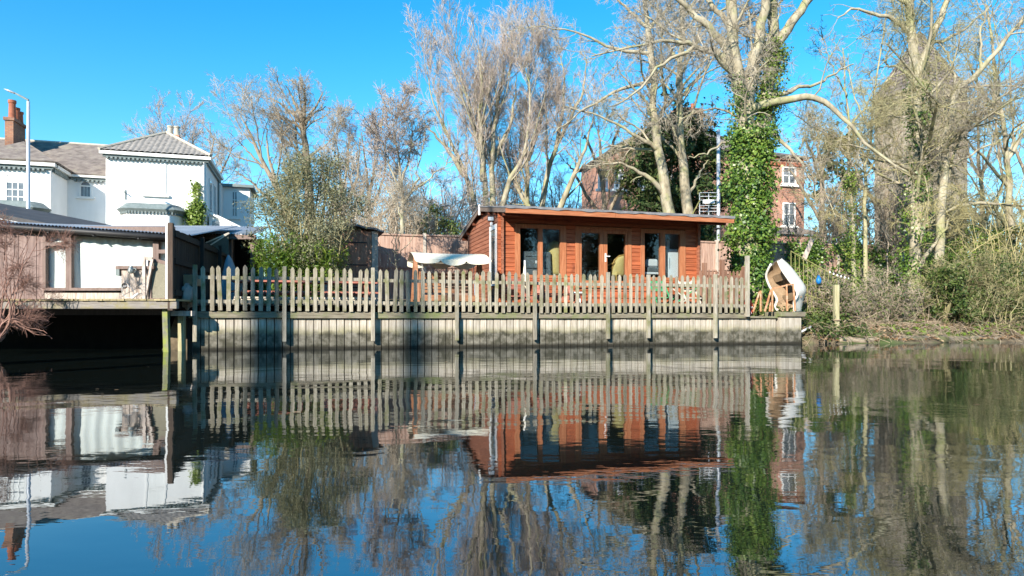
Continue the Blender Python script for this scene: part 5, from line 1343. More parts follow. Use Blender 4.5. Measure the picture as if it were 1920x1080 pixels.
def tree(name, label, specs, lv, bark, twig, group=None, cat='tree', jit=.03, sides=(9, 6, 4, 3, 3)):
    P, Rr = limbs_px(specs, jit=jit)
    base = P[0, 0]
    t = thing(name, label, cat, (base[0], base[1], base[2]), group)
    np_obj('trunk', *tubes(P, Rr, sides[0]), bark, t, smooth=True)
    cur = [(P, Rr)]; parts = []
    for i, d in enumerate(lv):
        src = cur[-1] if i != 1 else (cur[-1])
        Q, RQ = spawn(*src, **d); cur.append((Q, RQ))
    np_obj('limbs', *tubes(*cur[1], sides[1]), bark, t, smooth=True)
    np_obj('crown', *merge([tubes(q, r_, s) for (q, r_), s in zip(cur[2:], sides[2:])]), twig, t)
    return t, cur
def thicket(name, label, px0, px1, py, depth, n, twig, k=1.0, cat='shrub', leaf=None, nleaf=0, lsize=.06, up=.06, spread=.5, rm=1.0, group=None, thin=1.0):
    x0, x1 = wx(px0, depth), wx(px1, depth)
    P = []; Rr = []
    for i in range(n):
        x = rng.uniform(x0, x1); y = depth + rng.uniform(-spread, spread) * 2.0; g0 = ground_at(x, y)
        edge = 1 - .35 * abs((x - (x0 + x1) / 2) / ((x1 - x0) / 2)) ** 2
        top = g0 + (wz(py, depth) - g0) * edge * rng.uniform(.55, 1.0)
        lean = rng.normal(0, .22, 2) * (top - g0) * .6
        P.append(resample([(x, y, g0 - .1), (x + lean[0] * .35, y + lean[1] * .35, g0 + (top - g0) * .5), (x + lean[0], y + lean[1], top)], 8, .04)); Rr.append(np.linspace(.028, .008, 8) * (1 + (top - g0) / 6) * thin)
    P = np.array(P); Rr = np.array(Rr)
    c = P[:, 0].mean(0)
    t = thing(name, label, cat, tuple(c), group)
    a = spawn(P, Rr, int(n * 7 * k), .15, 1, .42, 45, up, .22, 4, .6, .007 * rm)
    b = spawn(*a, int(n * 36 * k), .1, 1, .5, 45, up * .5, .28, 3, .6, .005 * rm)
    e = spawn(*b, int(n * 150 * k), .1, 1, .55, 42, 0, .3, 1, .65, .004 * rm)
    np_obj('stems', *merge([tubes(P, Rr, 5), tubes(*a, 4)]), twig, t)
    np_obj('twigs', *merge([tubes(*b, 3), tubes(*e, 3)]), twig, t)
    if leaf is not None and nleaf:
        q = e[0][rng.integers(0, len(e[0]), nleaf), rng.integers(0, 2, nleaf)] + rng.normal(0, .03, (nleaf, 3))
        np_obj('foliage', *leaf_quads(q, np.tile([0, -.3, .8], (nleaf, 1)), lsize, .6, rand=.8), leaf, t)
    return t
def ivy_on(parent, name, P, Rr, u0, u1, n, size, bulge, m, clumps=None, face=None):
    """leaves in clumps on limb polylines"""
    N, mm, _ = P.shape
    clumps = clumps or max(20, n // 45)
    li = rng.integers(0, N, clumps); u = (u0 + (u1 - u0) * rng.random(clumps)) * (mm - 1 - 1e-6); i = u.astype(int); x = (u - i)[:, None]
    c = P[li, i] * (1 - x) + P[li, i + 1] * x; T = nrm(P[li, i + 1] - P[li, i]); r = (Rr[li, i] * (1 - x[:, 0]) + Rr[li, i + 1] * x[:, 0])
    v = rng.normal(size=(clumps, 3))
    out = nrm(v - (v * T).sum(1, keepdims=True) * T)
    b = bulge(u / (mm - 1)) if callable(bulge) else bulge
    rad = (r + b * (.25 + .75 * rng.random(clumps)))[:, None]
    cc = c + out * rad
    k = rng.integers(0, clumps, n)
    sg = .10 + .12 * np.minimum(1, np.asarray(b if np.ndim(b) else np.full(clumps, b)))[k][:, None]
    Q = cc[k] + rng.normal(0, 1, (n, 3)) * sg * np.array([1, 1, 1.2])
    return np_obj(name, *leaf_quads(Q, out[k] * .8 + np.array([0, -.15, .45]), size, .85, rand=.55), m, parent)

# ---- far trees behind the houses
tree('bare_tree', 'bare tree with pinkish twigs behind the white house', [
    ([(352, 470), (350, 406), (345, 350), (336, 294), (318, 252)], 47, .30, .03), ([(348, 374), (385, 318), (402, 258)], 47, .16, .03), ([(346, 374), (302, 318), (272, 271)], 47, .15, .03),
    ([(350, 398), (408, 334), (436, 274)], (47, 49), .15, .03), ([(347, 350), (358, 294), (362, 254)], 47, .13, .03), ([(348, 366), (325, 310), (292, 262)], (47, 45), .12, .03)], levels(1.0, 1.5, up=.14, L=[.5, .5, .5, .55]), M['barkdark'], M['twigpink'], 'bare trees behind the houses')
tree('pollard_tree', 'round-topped brown bare tree rising above the grey-green evergreen', [
    ([(580, 480), (580, 400), (576, 320), (570, 262), (566, 225)], 46, .42, .16), ([(568, 236), (540, 205), (505, 182)], 46, .15, .03), ([(568, 232), (552, 190), (535, 160)], 46, .15, .03),
    ([(568, 232), (572, 190), (570, 157)], (46, 45), .15, .03), ([(568, 236), (592, 200), (606, 172)], (46, 47), .14, .03), ([(569, 240), (585, 215), (612, 200)], 46, .12, .03), ([(569, 240), (530, 220), (500, 212)], 46, .10, .03)],
    levels(.9, 1.4, L=[.5, .42, .45, .5], t0=[.45, .2, .15, .1]), M['barkdark'], M['twigbrown'])
tree('bare_tree', 'leaning brown bare tree left of the round-topped tree', [
    ([(560, 470), (530, 380), (495, 310), (468, 250), (450, 215)], 45, .30, .03), ([(528, 375), (505, 300), (500, 240)], 45, .16, .03), ([(545, 420), (480, 350), (440, 320)], 45, .14, .03), ([(500, 320), (470, 290), (446, 262)], 45, .1, .03), ([(530, 380), (545, 320), (530, 260)], 45, .12, .03)],
    levels(.7, 1.4, L=[.5, .48, .48, .55]), M['barkdark'], M['twigbrown'], 'bare trees behind the houses')
for lab, x, d, top, tw in (('bushy bare tree right of the round-topped tree', 640, 44, 250, 'twigbrown'), ('reddish bare tree between the round-topped tree and slender pale tree', 690, 46, 248, 'twigred')):
    tree('bare_tree', lab, [([(x, 480), (x + 3, 400), (x - 2, 330), (x - 12, top)], d, .22, .03), ([(x + 2, 400), (x + 30, 330), (x + 34, top + 8)], d, .13, .03), ([(x + 2, 410), (x - 32, 345), (x - 40, top + 25)], d, .13, .03), ([(x, 370), (x + 12, 310), (x + 14, top - 2)], d, .1, .03), ([(x, 420), (x + 50, 380), (x + 60, 320)], d, .1, .03)], levels(.7, 1.35, L=[.5, .48, .48, .55]), M['barkdark'], M[tw], 'bare trees behind the houses')
# ---- middle trees
tree('slender_tree', 'slender pale bare tree rising behind the panel fence left of the cabin', [
    ([(752, 470), (755, 400), (752, 330), (742, 260), (728, 190)], 25, .10, .012), ([(754, 390), (782, 330), (800, 240)], 25, .06, .01), ([(753, 360), (725, 300), (712, 230)], (25, 24.5), .05, .01), ([(753, 340), (770, 280), (768, 200)], (25, 25.5), .05, .01), ([(754, 410), (730, 360), (700, 330)], 25, .04, .01), ([(754, 380), (810, 330), (850, 300)], 25, .04, .01)],
    levels(.8, 1.25), M['bark'], M['twigpink'])
tree('young_tree', 'young thin-stemmed tree in front of the panel fence beside the boarded shed', [
    ([(744, 560), (743, 500), (745, 440), (757, 370)], 20.3, .035, .008), ([(743, 480), (730, 430), (722, 380)], 20.3, .02, .006), ([(743, 470), (757, 420), (770, 380)], 20.3, .02, .006), ([(744, 490), (775, 440), (800, 400)], 20.3, .016, .005), ([(743, 500), (715, 460), (700, 420)], 20.3, .016, .005)],
    levels(.22, .9, L=[.5, .5, .5, .5]), M['bark'], M['twig'])
UPL = dict(up=[.22, .20, .14, .10], ang=[34, 36, 36, 34], wob=[.10, .14, .2, .25])
tree('ascending_tree', 'tall fan-shaped bare tree with many pale upright stems behind the cabin', [
    ([(892, 440), (886, 370), (852, 280), (815, 200), (800, 130)], 30, .17, .012), ([(912, 440), (908, 330), (885, 220), (866, 150), (852, 95)], 30, .16, .012), ([(925, 440), (922, 310), (930, 200), (942, 150), (942, 95)], (30, 31), .155, .012),
    ([(930, 440), (950, 350), (985, 280), (995, 180), (982, 120)], (30, 29.5), .16, .015), ([(906, 340), (900, 240), (903, 165), (896, 85)], (30, 29), .14, .02), ([(872, 330), (830, 270), (790, 230)], (30, 29), .13, .02), ([(925, 300), (960, 220), (968, 140)], 30.5, .12, .02)],
    levels(2.9, 1.0, L=[.40, .46, .5, .75], t0=[.12, .12, .12, .1], **UPL), M['bark'], M['twigpink'])
tree('ascending_tree', 'pale bare tree with spreading stems between the fan-shaped tree and the brick house', [
    ([(985, 440), (990, 350), (985, 260), (990, 170), (1003, 110)], 32, .16, .012), ([(1012, 440), (1025, 330), (1050, 240), (1058, 150), (1052, 105)], 32, .17, .015), ([(1030, 440), (1070, 340), (1100, 270), (1115, 200)], (32, 31), .18, .02), ([(988, 300), (1015, 220), (1030, 120)], (32, 33), .13, .02), ([(1000, 400), (960, 330), (950, 260)], 32, .12, .02), ([(1050, 260), (1090, 180), (1100, 110)], 32, .1, .02)],
    levels(2.3, 1.0, L=[.40, .46, .5, .75], t0=[.12, .12, .12, .1], up=[.16, .14, .1, .06]), M['bark'], M['twigpink'])
tree('tall_tree', 'tall bent pale trunk behind the cabin roof, left of a twin trunk', [
    ([(1262, 440), (1250, 370), (1240, 300), (1228, 220), (1222, 130), (1210, 40), (1205, -60)], 28, .27, .08), ([(1250, 365), (1205, 325), (1160, 305), (1120, 310)], (28, 27), .12, .02), ([(1236, 280), (1190, 255), (1130, 220), (1060, 200)], (28, 27), .10, .02), ([(1224, 150), (1160, 170), (1090, 210), (1040, 250)], (28, 26.5), .09, .02), ([(1218, 100), (1150, 90), (1080, 60), (1010, 50)], (28, 27), .09, .02), ([(1214, 60), (1260, 0), (1300, -60)], 28, .08, .02), ([(1212, 50), (1160, 0), (1120, -50)], 28, .08, .02)],
    levels(1.0, 1.2, up=[.03, .0, -.03, -.05], wob=[.2, .26, .3, .34]), M['bark'], M['twig'])
tree('tall_tree', 'straight pale trunk behind the cabin roof, right one of the twin trunks', [
    ([(1292, 440), (1288, 370), (1280, 300), (1273, 220), (1276, 130), (1278, 40), (1276, -60)], 28.6, .25, .08), ([(1289, 372), (1310, 330), (1330, 300)], 28.6, .09, .02), ([(1275, 180), (1320, 130), (1340, 60)], (28.6, 30), .08, .02), ([(1276, 120), (1240, 60), (1230, -20)], (28.6, 30), .08, .02), ([(1278, 40), (1310, -10), (1330, -60)], 28.6, .07, .02)],
    levels(.75, 1.2, up=[.05, .03, 0, -.03], wob=[.2, .25, .3, .33]), M['bark'], M['twig'])
# ---- the ivied tree
ivt, ivc = tree('ivied_tree', 'huge bare tree with ivy-covered trunk right of the cabin, limbs spreading across the sky', [
    ([(1404, 600), (1403, 500), (1402, 400), (1400, 300), (1393, 210), (1380, 120), (1372, 20), (1366, -110)], 21, .42, .14),
    ([(1408, 360), (1420, 290), (1432, 220), (1446, 130), (1450, 40), (1444, -90)], 21.2, .30, .14),
    ([(1398, 215), (1412, 130), (1428, 50), (1440, -60)], (21, 20.6), .22, .12),
    ([(1374, 145), (1347, 102), (1302, 87), (1262, 78), (1200, 85), (1110, 105)], (21, 20), .13, .02),
    ([(1372, 130), (1350, 70), (1311, 35), (1275, 0), (1220, -50)], (21, 20.5), .15, .06),
    ([(1450, 85), (1488, 40), (1525, -15), (1550, -70)], 21.2, .17, .1),
    ([(1402, 212), (1449, 191), (1515, 182), (1552, 196), (1590, 232), (1650, 290), (1700, 322)], (21, 20), .15, .03),
    ([(1440, 178), (1500, 168), (1560, 140), (1600, 120)], (21.1, 22), .08, .02),
    ([(1405, 235), (1449, 248), (1480, 278), (1502, 305), (1520, 350)], (21, 20.2), .09, .02),
    ([(1392, 250), (1350, 270), (1320, 290), (1290, 295)], (21, 20.5), .05, .015),
    ([(1376, 60), (1320, -10), (1290, -60)], (21, 22), .1, .04),
    ([(1300, 88), (1240, 120), (1180, 180), (1140, 200)], (20.3, 19.6), .06, .015)],
    levels(1.35, 1.0, t0=[.35, .1, .1, .05], L=[.36, .42, .45, .5], up=[-.02, -.05, -.10, -.12], wob=[.22, .28, .32, .36], ang=[50, 46, 44, 42], rr=[.25, .45, .55, .6], seg=[6, 4, 3, 2]), M['bark'], M['twig'], jit=.04)
IP, IR = limbs_px([([(1402, 610), (1406, 480), (1408, 360), (1410, 250)], 21, .30, .30)], jit=0)
ivy_on(ivt, 'ivy', IP, IR, .12, .99, 17000, .085, lambda u: .16 + .16 * np.sin(u * 11) ** 2 + .10 * u, M['ivy'], clumps=430)
IP2, IR2 = limbs_px([([(1424, 300), (1432, 220), (1446, 130), (1449, 85)], 21.2, .26, .2)], jit=0)
ivy_on(ivt, 'young_ivy', IP2, IR2, 0, 1, 6500, .065, .15, M['ivylight'], clumps=170)
IP3, IR3 = limbs_px([([(1400, 300), (1393, 210), (1384, 140)], 21, .30, .24)], jit=0)
ivy_on(ivt, 'ivy', IP3, IR3, 0, .95, 1900, .065, .08, M['ivy'], clumps=80)
# ---- right-hand trees
RT = dict(up=[.06, .0, -.04, -.06], wob=[.22, .28, .32, .36], ang=[46, 46, 44, 42])
rt, rc = tree('ivied_tree', 'forked bare tree with ivy strip on its trunk standing on the right bank', [
    ([(1724, 650), (1722, 580), (1712, 510), (1718, 400), (1722, 280), (1719, 150), (1708, 60), (1700, -70)], 22.5, .24, .12), ([(1720, 150), (1744, 78), (1772, 5), (1795, -70)], (22.5, 22), .15, .07),
    ([(1713, 520), (1738, 480), (1765, 440), (1790, 400)], (22.4, 21.6), .10, .02), ([(1722, 330), (1690, 310), (1640, 285), (1590, 270)], (22.5, 21.5), .08, .02), ([(1706, 60), (1660, 30), (1600, 20), (1570, 35)], (22.5, 22), .09, .02),
    ([(1745, 80), (1800, 60), (1860, 10)], 22.5, .07, .02), ([(1722, 260), (1760, 215), (1800, 190)], (22.5, 23), .06, .02), ([(1703, 10), (1640, -30), (1600, -60)], 22.5, .07, .02)], levels(.85, .85, **RT), M['bark'], M['twigolive'])
ip, ir = limbs_px([([(1715, 520), (1720, 400), (1722, 280), (1719, 150)], 22.5, .26, .16)], jit=0)
ivy_on(rt, 'ivy', ip, ir, 0, 1, 4200, .07, lambda u: .30 - .24 * u, M['ivy'], clumps=150)
tree('crooked_tree', 'crooked bare tree with long limb reaching to the top right corner', [
    ([(1758, 560), (1762, 440), (1768, 330), (1776, 240), (1792, 172)], 22, .15, .10), ([(1792, 172), (1838, 130), (1880, 80), (1935, 15)], (22, 21.5), .10, .05), ([(1792, 175), (1785, 120), (1760, 80)], 22, .06, .02), ([(1840, 128), (1838, 80), (1850, 10)], 21.8, .05, .02), ([(1795, 165), (1850, 160), (1920, 165)], 22, .05, .02), ([(1770, 320), (1820, 290), (1880, 260)], (22, 21), .05, .02)], levels(.8, 1.0, **RT), M['bark'], M['twig'])
st_, sc_ = tree('thin_ivied_stem', 'thin straight tree with yellow-green ivy before the panel fence', [
    ([(1603, 590), (1601, 500), (1597, 400), (1592, 290), (1588, 190), (1580, 90)], 23, .09, .02), ([(1592, 300), (1560, 250), (1530, 240)], 23, .04, .01), ([(1590, 240), (1630, 190), (1650, 150)], 23, .04, .01), ([(1588, 180), (1560, 120), (1540, 60)], 23, .03, .01)], levels(.45, 1.0, **RT), M['bark'], M['twigolive'])
ip, ir = limbs_px([([(1603, 560), (1600, 480), (1597, 400), (1593, 330)], 23, .09, .06)], jit=0)
ivy_on(st_, 'ivy', ip, ir, 0, 1, 2400, .055, lambda u: .16 * (1 - u) + .02, M['ivylight'], clumps=90)
tree('thin_tree', 'thin pale mossy stem right of the ivied stem by the panel fence', [
    ([(1626, 590), (1624, 480), (1622, 380), (1628, 280), (1640, 170), (1662, 20)], 23.4, .09, .02), ([(1625, 330), (1650, 290), (1690, 250)], 23.4, .04, .01), ([(1632, 240), (1600, 180), (1590, 100)], 23.4, .04, .01), ([(1640, 170), (1690, 120), (1720, 40)], 23.4, .03, .01)], levels(.5, 1.0, **RT), M['oldpost'], M['twigolive'])
tree('bare_tree', 'tangled yellowish bare tree at the right edge of the picture', [
    ([(1905, 600), (1895, 450), (1890, 330), (1880, 220), (1862, 110), (1850, 10)], 24, .16, .03), ([(1892, 350), (1840, 290), (1800, 250)], (24, 23), .07, .02), ([(1888, 300), (1930, 230), (1960, 150)], 24, .08, .02), ([(1882, 220), (1840, 170), (1815, 120)], 24, .06, .02), ([(1895, 430), (1850, 390), (1815, 380)], (24, 22.5), .06, .02)], levels(.9, .95, **RT), M['bark'], M['twigyellow'])
for lab, x, d, top, tw in (('brown bare tree in front of the church tower', 1660, 38, 230, 'twigolive'), ('brown bare tree right of the church tower', 1840, 40, 120, 'twigbrown'), ('bare tree behind the right edge of the picture', 1930, 36, 90, 'twigolive'), ('small bare tree right of the brick house', 1540, 40, 250, 'twigbrown'), ('bare tree screening the left end of the brick house', 1130, 36, 235, 'twigolive')):
    tree('bare_tree', lab, [([(x, 520), (x + 3, 400), (x - 4, 280), (x - 8, top)], d, .22, .03), ([(x + 2, 420), (x + 50, 320), (x + 62, top + 60)], d, .12, .03), ([(x + 2, 420), (x - 50, 330), (x - 66, top + 70)], d, .12, .03), ([(x, 330), (x + 25, 250), (x + 30, top + 20)], d, .1, .03), ([(x, 340), (x - 30, 260), (x - 36, top + 25)], d, .1, .03)], levels(.6, 1.3), M['barkdark'], M[tw], 'bare trees behind the right bank')
# arching willow wands low on the right
wl_ = []
for k in range(18):
    x = rng.uniform(1810, 1940); y0 = rng.uniform(470, 560); h = rng.uniform(90, 230); dx = rng.normal(-25, 60)
    wl_.append(([(x, y0 + 60), (x + dx * .3, y0 - h * .5), (x + dx, y0 - h * .85), (x + dx * 2.0, y0 - h * .7)], rng.uniform(20.5, 23), .013, .005))
tree('willow_bush', 'arching yellow-twigged willow bush at the right edge above the bank', wl_, levels(.6, .8, up=[0, -.06, -.1, -.12], L=[.5, .5, .5, .5], t0=.2), M['twigyellow'], M['twigyellow'], cat='bush')
# red-brown twiggy bush at the left edge over the water
rb = []
for k in range(20):
    x = rng.uniform(-20, 30); tx = x + rng.normal(10, 26); ty = rng.uniform(400, 560)
    rb.append(([(x * .3 - 8, 640), (x, 590), (x + (tx - x) * .5, (590 + ty) / 2), (tx, ty)], rng.uniform(12.0, 12.9), .018, .004))
for k in range(8):
    ex = rng.uniform(40, 108); ey = rng.uniform(560, 640)
    rb.append(([(-8, 640), (10, 600), (ex * .6, ey - 12), (ex, ey)], rng.uniform(11.9, 12.7), .014, .004))
tree('red_twig_bush', 'red-brown leafless bush hanging over the water at the left edge', rb, levels(.26, .6, up=[.05, 0, 0, 0], L=[.4, .42, .45, .5]), M['twigred'], M['twigred'], cat='bush', jit=.015)

# ---- evergreens
def evergreen(name, label, px, pyb, pyt, half, depth, dr, nl, size, leaf, bark, lobes=26, drop=.0, nst=26, asp=.6, zlow=.12, cat='shrub', clip=None):
    base = wp(px, pyb, depth); base.z = ground_at(base.x, base.y); top = wz(pyt, depth); rx = half * depth / FPX; hh = top - base.z
    t = thing(name, label, cat, tuple(base))
    stems = []; rad = []; cs = []
    for k in range(lobes):
        u = rng.random(); a = rng.uniform(0, 2 * np.pi); zz = zlow + (1 - zlow) * u
        pr = np.sqrt(max(0.03, 1 - ((zz - .45) / .56) ** 2)) * np.sqrt(rng.uniform(.25, 1))
        cs.append([base.x + rx * pr * np.cos(a), base.y + dr * pr * np.sin(a), base.z + hh * zz * .97])
    cs = np.array(cs)
    for k in range(min(nst, lobes)):
        c = cs[k]; stems.append(resample([(base.x + rng.normal(0, .1), base.y + rng.normal(0, .1), base.z - .1), tuple((np.array(base) + c) / 2 + rng.normal(0, .12, 3) - np.array([0, 0, .1 * hh])), tuple(c)], 7)); rad.append(np.linspace(.045, .012, 7))
    np_obj('trunk', *tubes(np.array(stems), np.array(rad), 5), bark, t, smooth=True)
    P2 = spawn(np.array(stems), np.array(rad), nl // 70, .3, 1, .3, 55, .08, .25, 3, .5, .006); P3 = spawn(*P2, nl // 16, .2, 1, .6, 45, .02 - drop, .3, 2, .6, .004, Lmin=.22)
    if clip is not None:
        P2, P3 = [(a[~clip(a[:, -1])], b[~clip(a[:, -1])]) for a, b in (P2, P3)]
    np_obj('twigs', *merge([tubes(*P2, 3), tubes(*P3, 3)]), bark, t)
    k = rng.integers(0, lobes, nl // 2); s = .17 * rx
    Qa = cs[k] + nrm(rng.normal(size=(nl // 2, 3))) * (rng.random((nl // 2, 1)) ** .4) * np.array([s * 1.5, s * 1.3, s * 1.25])
    j = rng.integers(0, len(P3[0]), nl - nl // 2); Qb = P3[0][j, rng.integers(1, 3, nl - nl // 2)] + rng.normal(0, .05, (nl - nl // 2, 3))
    Q = np.concatenate([Qa, Qb])
    if clip is not None: Q = Q[~clip(Q)]
    nn = nrm(Q - (np.array(base) + np.array([0, 0, hh * .4]))) * .5 + np.array([0, -.1, .5])
    np_obj('foliage', *leaf_quads(Q, nn, size, asp, rand=.75), leaf, t)
    return t
evergreen('grey_green_evergreen', 'large grey-green leafy evergreen between the lean-to and the boarded shed', 584, 530, 296, 118, 18.0, 1.35, 42000, .062, M['olive'], M['twigolive'], lobes=70, nst=40, asp=.4,
          clip=lambda q: (q[:, 0] > -4.42) & (q[:, 2] < 3.1 + .25 * np.sin(q[:, 0] * 9)))
evergreen('dark_yew', 'dark green yew behind the cabin roof and twin trunks', 1272, 470, 208, 100, 33, 2.4, 34000, .19, M['yew'], M['barkdark'], lobes=90, drop=.1, nst=40, asp=.45, zlow=.2, cat='tree')
evergreen('far_pine', 'small dark pine crown right of the brick house roof', 1575, 460, 245, 48, 52, 1.6, 7000, .24, M['pine'], M['barkdark'], lobes=22, zlow=.62, cat='tree')
evergreen('green_shrub', 'green shrub behind the panel fence just left of the cabin roof', 835, 470, 375, 55, 27, .9, 6000, .085, M['bramble'], M['twigolive'], lobes=26)
for lab, x, pyb, pyt, hf, dep, nl, lf in (('dark green bramble mound low on the right bank', 1850, 590, 490, 70, 21.0, 9000, 'bramble'), ('leafy green mound in the middle of the right bank', 1775, 600, 505, 50, 20.6, 7000, 'bramble'), ('bright green ivy mound beyond the forked tree', 1830, 540, 430, 75, 23.5, 8000, 'ivylight'), ('green shrub at the far right edge of the bank', 1925, 590, 420, 60, 22.5, 9000, 'bramble'), ('ivy-covered shrub under the forked tree', 1745, 560, 460, 38, 23.6, 7000, 'ivy')):
    evergreen('bank_shrub', lab, x, pyb, pyt, hf, dep, 1.0, nl, .075, M[lf], M['twigolive'], lobes=34)
# bamboo-like green clump at the foot of the evergreen
def bamboo(name, label, px0, px1, py, depth, n):
    x0, x1 = wx(px0, depth), wx(px1, depth); P = []; Rr = []
    for i in range(n):
        x = rng.uniform(x0, x1); y = depth + rng.uniform(-.35, .35); g0 = .85; h = (wz(py, depth) - g0) * rng.uniform(.5, 1); ln = rng.normal(0, .18, 2)
        P.append(resample([(x, y, g0), (x + ln[0] * .3, y + ln[1] * .3, g0 + h * .6), (x + ln[0], y + ln[1], g0 + h)], 6)); Rr.append(np.linspace(.010, .004, 6))
    P = np.array(P); t = thing(name, label, 'plant', tuple(P[:, 0].mean(0)))
    np_obj('canes', *tubes(P, np.array(Rr), 4), M['bamboo'], t)
    nl = n * 60; q = P[rng.integers(0, n, nl), rng.integers(1, 6, nl)] + rng.normal(0, .07, (nl, 3))
    np_obj('leaves', *leaf_quads(q, np.tile([0, -.2, .7], (nl, 1)), .13, .22, rand=.7), M['bamboo'], t)
bamboo('bamboo_clump', 'bright green bamboo clump under the grey-green evergreen', 482, 560, 440, 16.9, 60)
bamboo('bamboo_clump', 'smaller green bamboo clump left of the boarded shed', 565, 632, 452, 17.2, 42)
tree_ivy = thing('wall_creeper', 'yellow-green creeper climbing the right corner of the white house', 'creeper', HOUSE.p(-.5, -.1, 4.5))
cp_, cr_ = limbs_px([([(367, 432), (366, 405), (367, 375), (368, 342)], 36.1, .04, .02), ([(367, 420), (360, 405), (356, 395)], 36.0, .03, .02), ([(367, 420), (374, 400), (380, 385)], 36.2, .03, .02)], jit=0)
np_obj('stems', *tubes(cp_, cr_, 5), M['bark'], tree_ivy)
ivy_on(tree_ivy, 'leaves', cp_, cr_, 0, .95, 2600, .11, lambda u: .34 * (1 - u) + .06, M['ivylight'], clumps=90)

# ---- thickets behind the fences
for a in (('brown twiggy thicket behind the panel fence, beside the slender pale tree', 700, 800, 320, 27.5, 34, 'twigbrown'), ('brown thicket behind the panel fence, up against the cabin roof', 785, 895, 325, 29, 34, 'twigpink'), ('airy thicket filling the gap under the fan-shaped tree', 880, 1000, 300, 36, 30, 'twigpink'), ('airy thicket between the spreading tree and the brick house', 990, 1115, 295, 37, 30, 'twigpink'), ('low thicket behind the round-topped tree', 590, 725, 315, 34, 38, 'twigbrown'),
          ('dense brown thicket behind the ivy-grown end of the panel fence', 1500, 1620, 330, 29, 30, 'twigbrown'), ('dense thicket behind the forked tree', 1610, 1740, 330, 28, 30, 'twigbrown'), ('tall olive thicket at the right, behind the crooked tree', 1730, 1840, 350, 27, 28, 'twigolive'), ('tall tangled thicket behind the right edge', 1830, 1945, 310, 27.5, 30, 'twigolive')):
    thicket('thicket', a[0], a[1], a[2], a[3], a[4], a[5], M[a[6]], k=1.25, rm=1.5)
for a in (('olive scrub on the bank between mooring post and forked tree', 1575, 1710, 520, 20.6, 30, 'twigbrown'), ('leafy scrub on the bank right of the forked tree', 1740, 1850, 480, 20.8, 30, 'twigolive'), ('leafy scrub on the bank at the right edge', 1840, 1940, 470, 21.2, 26, 'twigolive'), ('scrub filling the bank behind the bar railing', 1490, 1585, 530, 20.0, 22, 'twigbrown')):
    thicket('bank_scrub', a[0], a[1], a[2], a[3], a[4], a[5], M[a[6]], k=1.1, leaf=M['bramble'], nleaf=4200, lsize=.065, rm=.9, thin=.45)

# ---- ivy on the panel fence, ground cover (uncountable)
fi = thing('fence_ivy', 'ivy hanging over the right-hand stretch of the panel fence', 'ivy', BANK.p(BANK.t(1580, 7.2), 7.2, 2.5))
Q = []
for k in range(58):
    px = rng.choice([rng.uniform(1478, 1560), rng.uniform(1560, 1720), rng.uniform(1640, 1720)]); c = BANK.p(BANK.t(px, 7.12), 7.12, 3.55 - 1.7 * rng.random() ** 1.6)
    Q.append(np.array(c) + rng.normal(0, 1, (85, 3)) * np.array([.20, .06, .20]))
Q = np.concatenate(Q)
np_obj('leaves', *leaf_quads(Q, np.tile([0, -.8, .4], (len(Q), 1)), .085, .85, rand=.5), M['ivy'], fi)
def scatter(n, t0, t1, o0, o1, pw=1.0):
    t = rng.uniform(t0, t1, n); o = o0 + (o1 - o0) * rng.random(n) ** pw
    z = ground_h(t, o); P = np.stack([BANK.o[0] + t * BANK.u[0] + o * BANK.n[0], BANK.o[1] + t * BANK.u[1] + o * BANK.n[1], z], 1)
    return P[z > .02]
P = scatter(15000, 14.7, 27, -.5, 6.5); P[:, 2] += .02
tag(np_obj('leaf_litter', *leaf_quads(P, np.tile([0, 0, 1.], (len(P), 1)), .085, .7, rand=.5), M['litter']), 'brown fallen leaves covering the right bank', 'leaf litter', kind='stuff')
P = scatter(14000, 17.5, 28, -.2, 6); P = P[np.sin(P[:, 0] * 2.1) * np.sin(P[:, 1] * 2.7 + P[:, 0]) > -.15]; P[:, 2] += .06 + .05 * rng.random(len(P))
tag(np_obj('ground_ivy', *leaf_quads(P, np.tile([0, -.2, 1.], (len(P), 1)), .085, .85, rand=.5), M['ivylight']), 'low green ground ivy carpeting the right bank', 'ground ivy', kind='stuff')
B0 = scatter(4200, 14.6, 27, -.35, 5.5); n = len(B0)
D = nrm(np.stack([rng.normal(0, .8, n), rng.normal(-.2, .7, n), rng.uniform(.25, 1.2, n)], 1)); Ls = rng.uniform(.25, 1.1, n)[:, None]
pts = [B0 - np.array([0, 0, .03])]
for k in range(4):
    pts.append(pts[-1] + D * Ls / 4); D = nrm(D + np.array([0, 0, -.42]) + rng.normal(0, .16, (n, 3)))
SP = np.stack(pts, 1); SR = np.tile(np.linspace(.008, .004, 5), (n, 1))
tag(np_obj('dead_stems', *tubes(SP, SR, 3), M['stem']), 'tangle of dead bramble stems over the right bank', 'dead stems', kind='stuff')
B0 = scatter(1500, 14.6, 16.6, -.3, 2.2); P = np.repeat(B0, 4, 0) + rng.normal(0, .12, (len(B0) * 4, 3)) + np.array([0, 0, .2])
tag(np_obj('bramble_leaves', *leaf_quads(P, np.tile([0, -.3, .8], (len(P), 1)), .07, .7, rand=.7), M['bramble']), 'dull green bramble leaves beside the wall end block', 'brambles', kind='stuff')

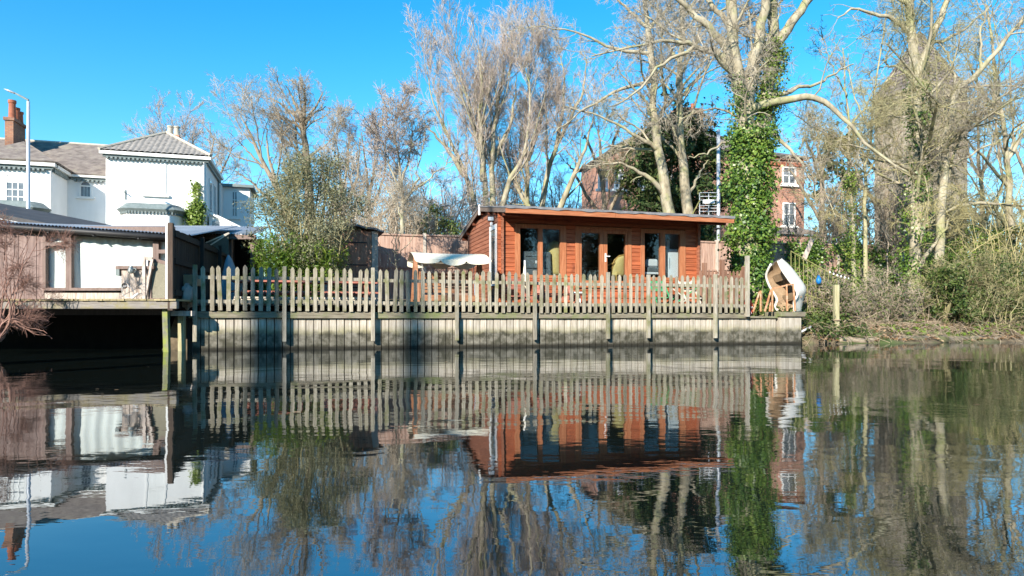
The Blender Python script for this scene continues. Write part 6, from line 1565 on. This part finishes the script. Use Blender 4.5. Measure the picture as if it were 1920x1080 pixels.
# ---- trees on the opposite bank, seen only mirrored in the cabin panes
src = [o for o in col.objects if o.name.startswith(('ascending_tree', 'tall_tree')) and o.parent is None]
dy = [o for o in col.objects if o.name == 'dark_yew'][0]
spots = [(-46 + 4.7 * k + rnd.uniform(-1, 1), -20 - 3 * (k % 2) + rnd.uniform(-1, 1)) for k in range(22)]
for i, (x, y) in enumerate(spots):
    s = dy if i % 3 == 0 else src[i % len(src)]
    c = s.copy(); col.objects.link(c); c.name = 'opposite_bank_tree'
    c.location = (x, y, ground_at(x, y)); c.rotation_euler = (0, 0, rnd.uniform(0, 6.28)); c.scale = (1.5, 1.5, 1.35) if s is dy else (1.0, 1.0, 1.05)
    tag(c, 'dim tree mirrored in the dark panes of the cabin', 'tree', 'trees mirrored in the cabin panes')
    for ch in s.children:
        q = ch.copy(); col.objects.link(q); q.parent = c

for lab, px, kr in (('tall straight poplar on the opposite bank shading the pickets left of the bamboo', 505, 1.0), ('tall straight poplar on the opposite bank shading the pickets before the swing seat', 776, .5)):
    t_ = BANK.t(px, 0); w_ = BANK.p(t_, 0, .8); q = w_ + Vector((sun_dir.x, sun_dir.y, 0)).normalized() * 37.0
    pp = thing('poplar_tree', lab, 'tree', (q.x, q.y, .8), 'poplars on the opposite bank')
    MB().tube([(q.x, q.y, .5), (q.x, q.y, 12), (q.x, q.y, 24), (q.x + .1, q.y, 28)], [.42 * kr, .36 * kr, .27 * kr, .05], 10).build('trunk', M['bark'], pp, smooth=True)
    P_ = np.array([resample([(q.x, q.y, 4), (q.x, q.y, 16), (q.x, q.y, 28)], 10)]); Q_ = spawn(P_, np.full((1, 10), .2), 60, .1, .7, .10, 25, .3, .1, 4, .2, .01)
    np_obj('crown', *tubes(*Q_, 3), M['twig'], pp)
# leaves and bits drifting on the water
P = np.stack([rng.uniform(-11, 12, 70), rng.uniform(4.5, 13.5, 70), np.full(70, .006)], 1)
P = P[np.abs(P[:, 0]) < P[:, 1] * .8]
tag(np_obj('floating_leaves', *leaf_quads(P, np.tile([0, 0, 1.], (len(P), 1)), .05, .6, fold=0, rand=.03), M['litter']), 'a few small leaves drifting on the river', 'leaves', kind='stuff')
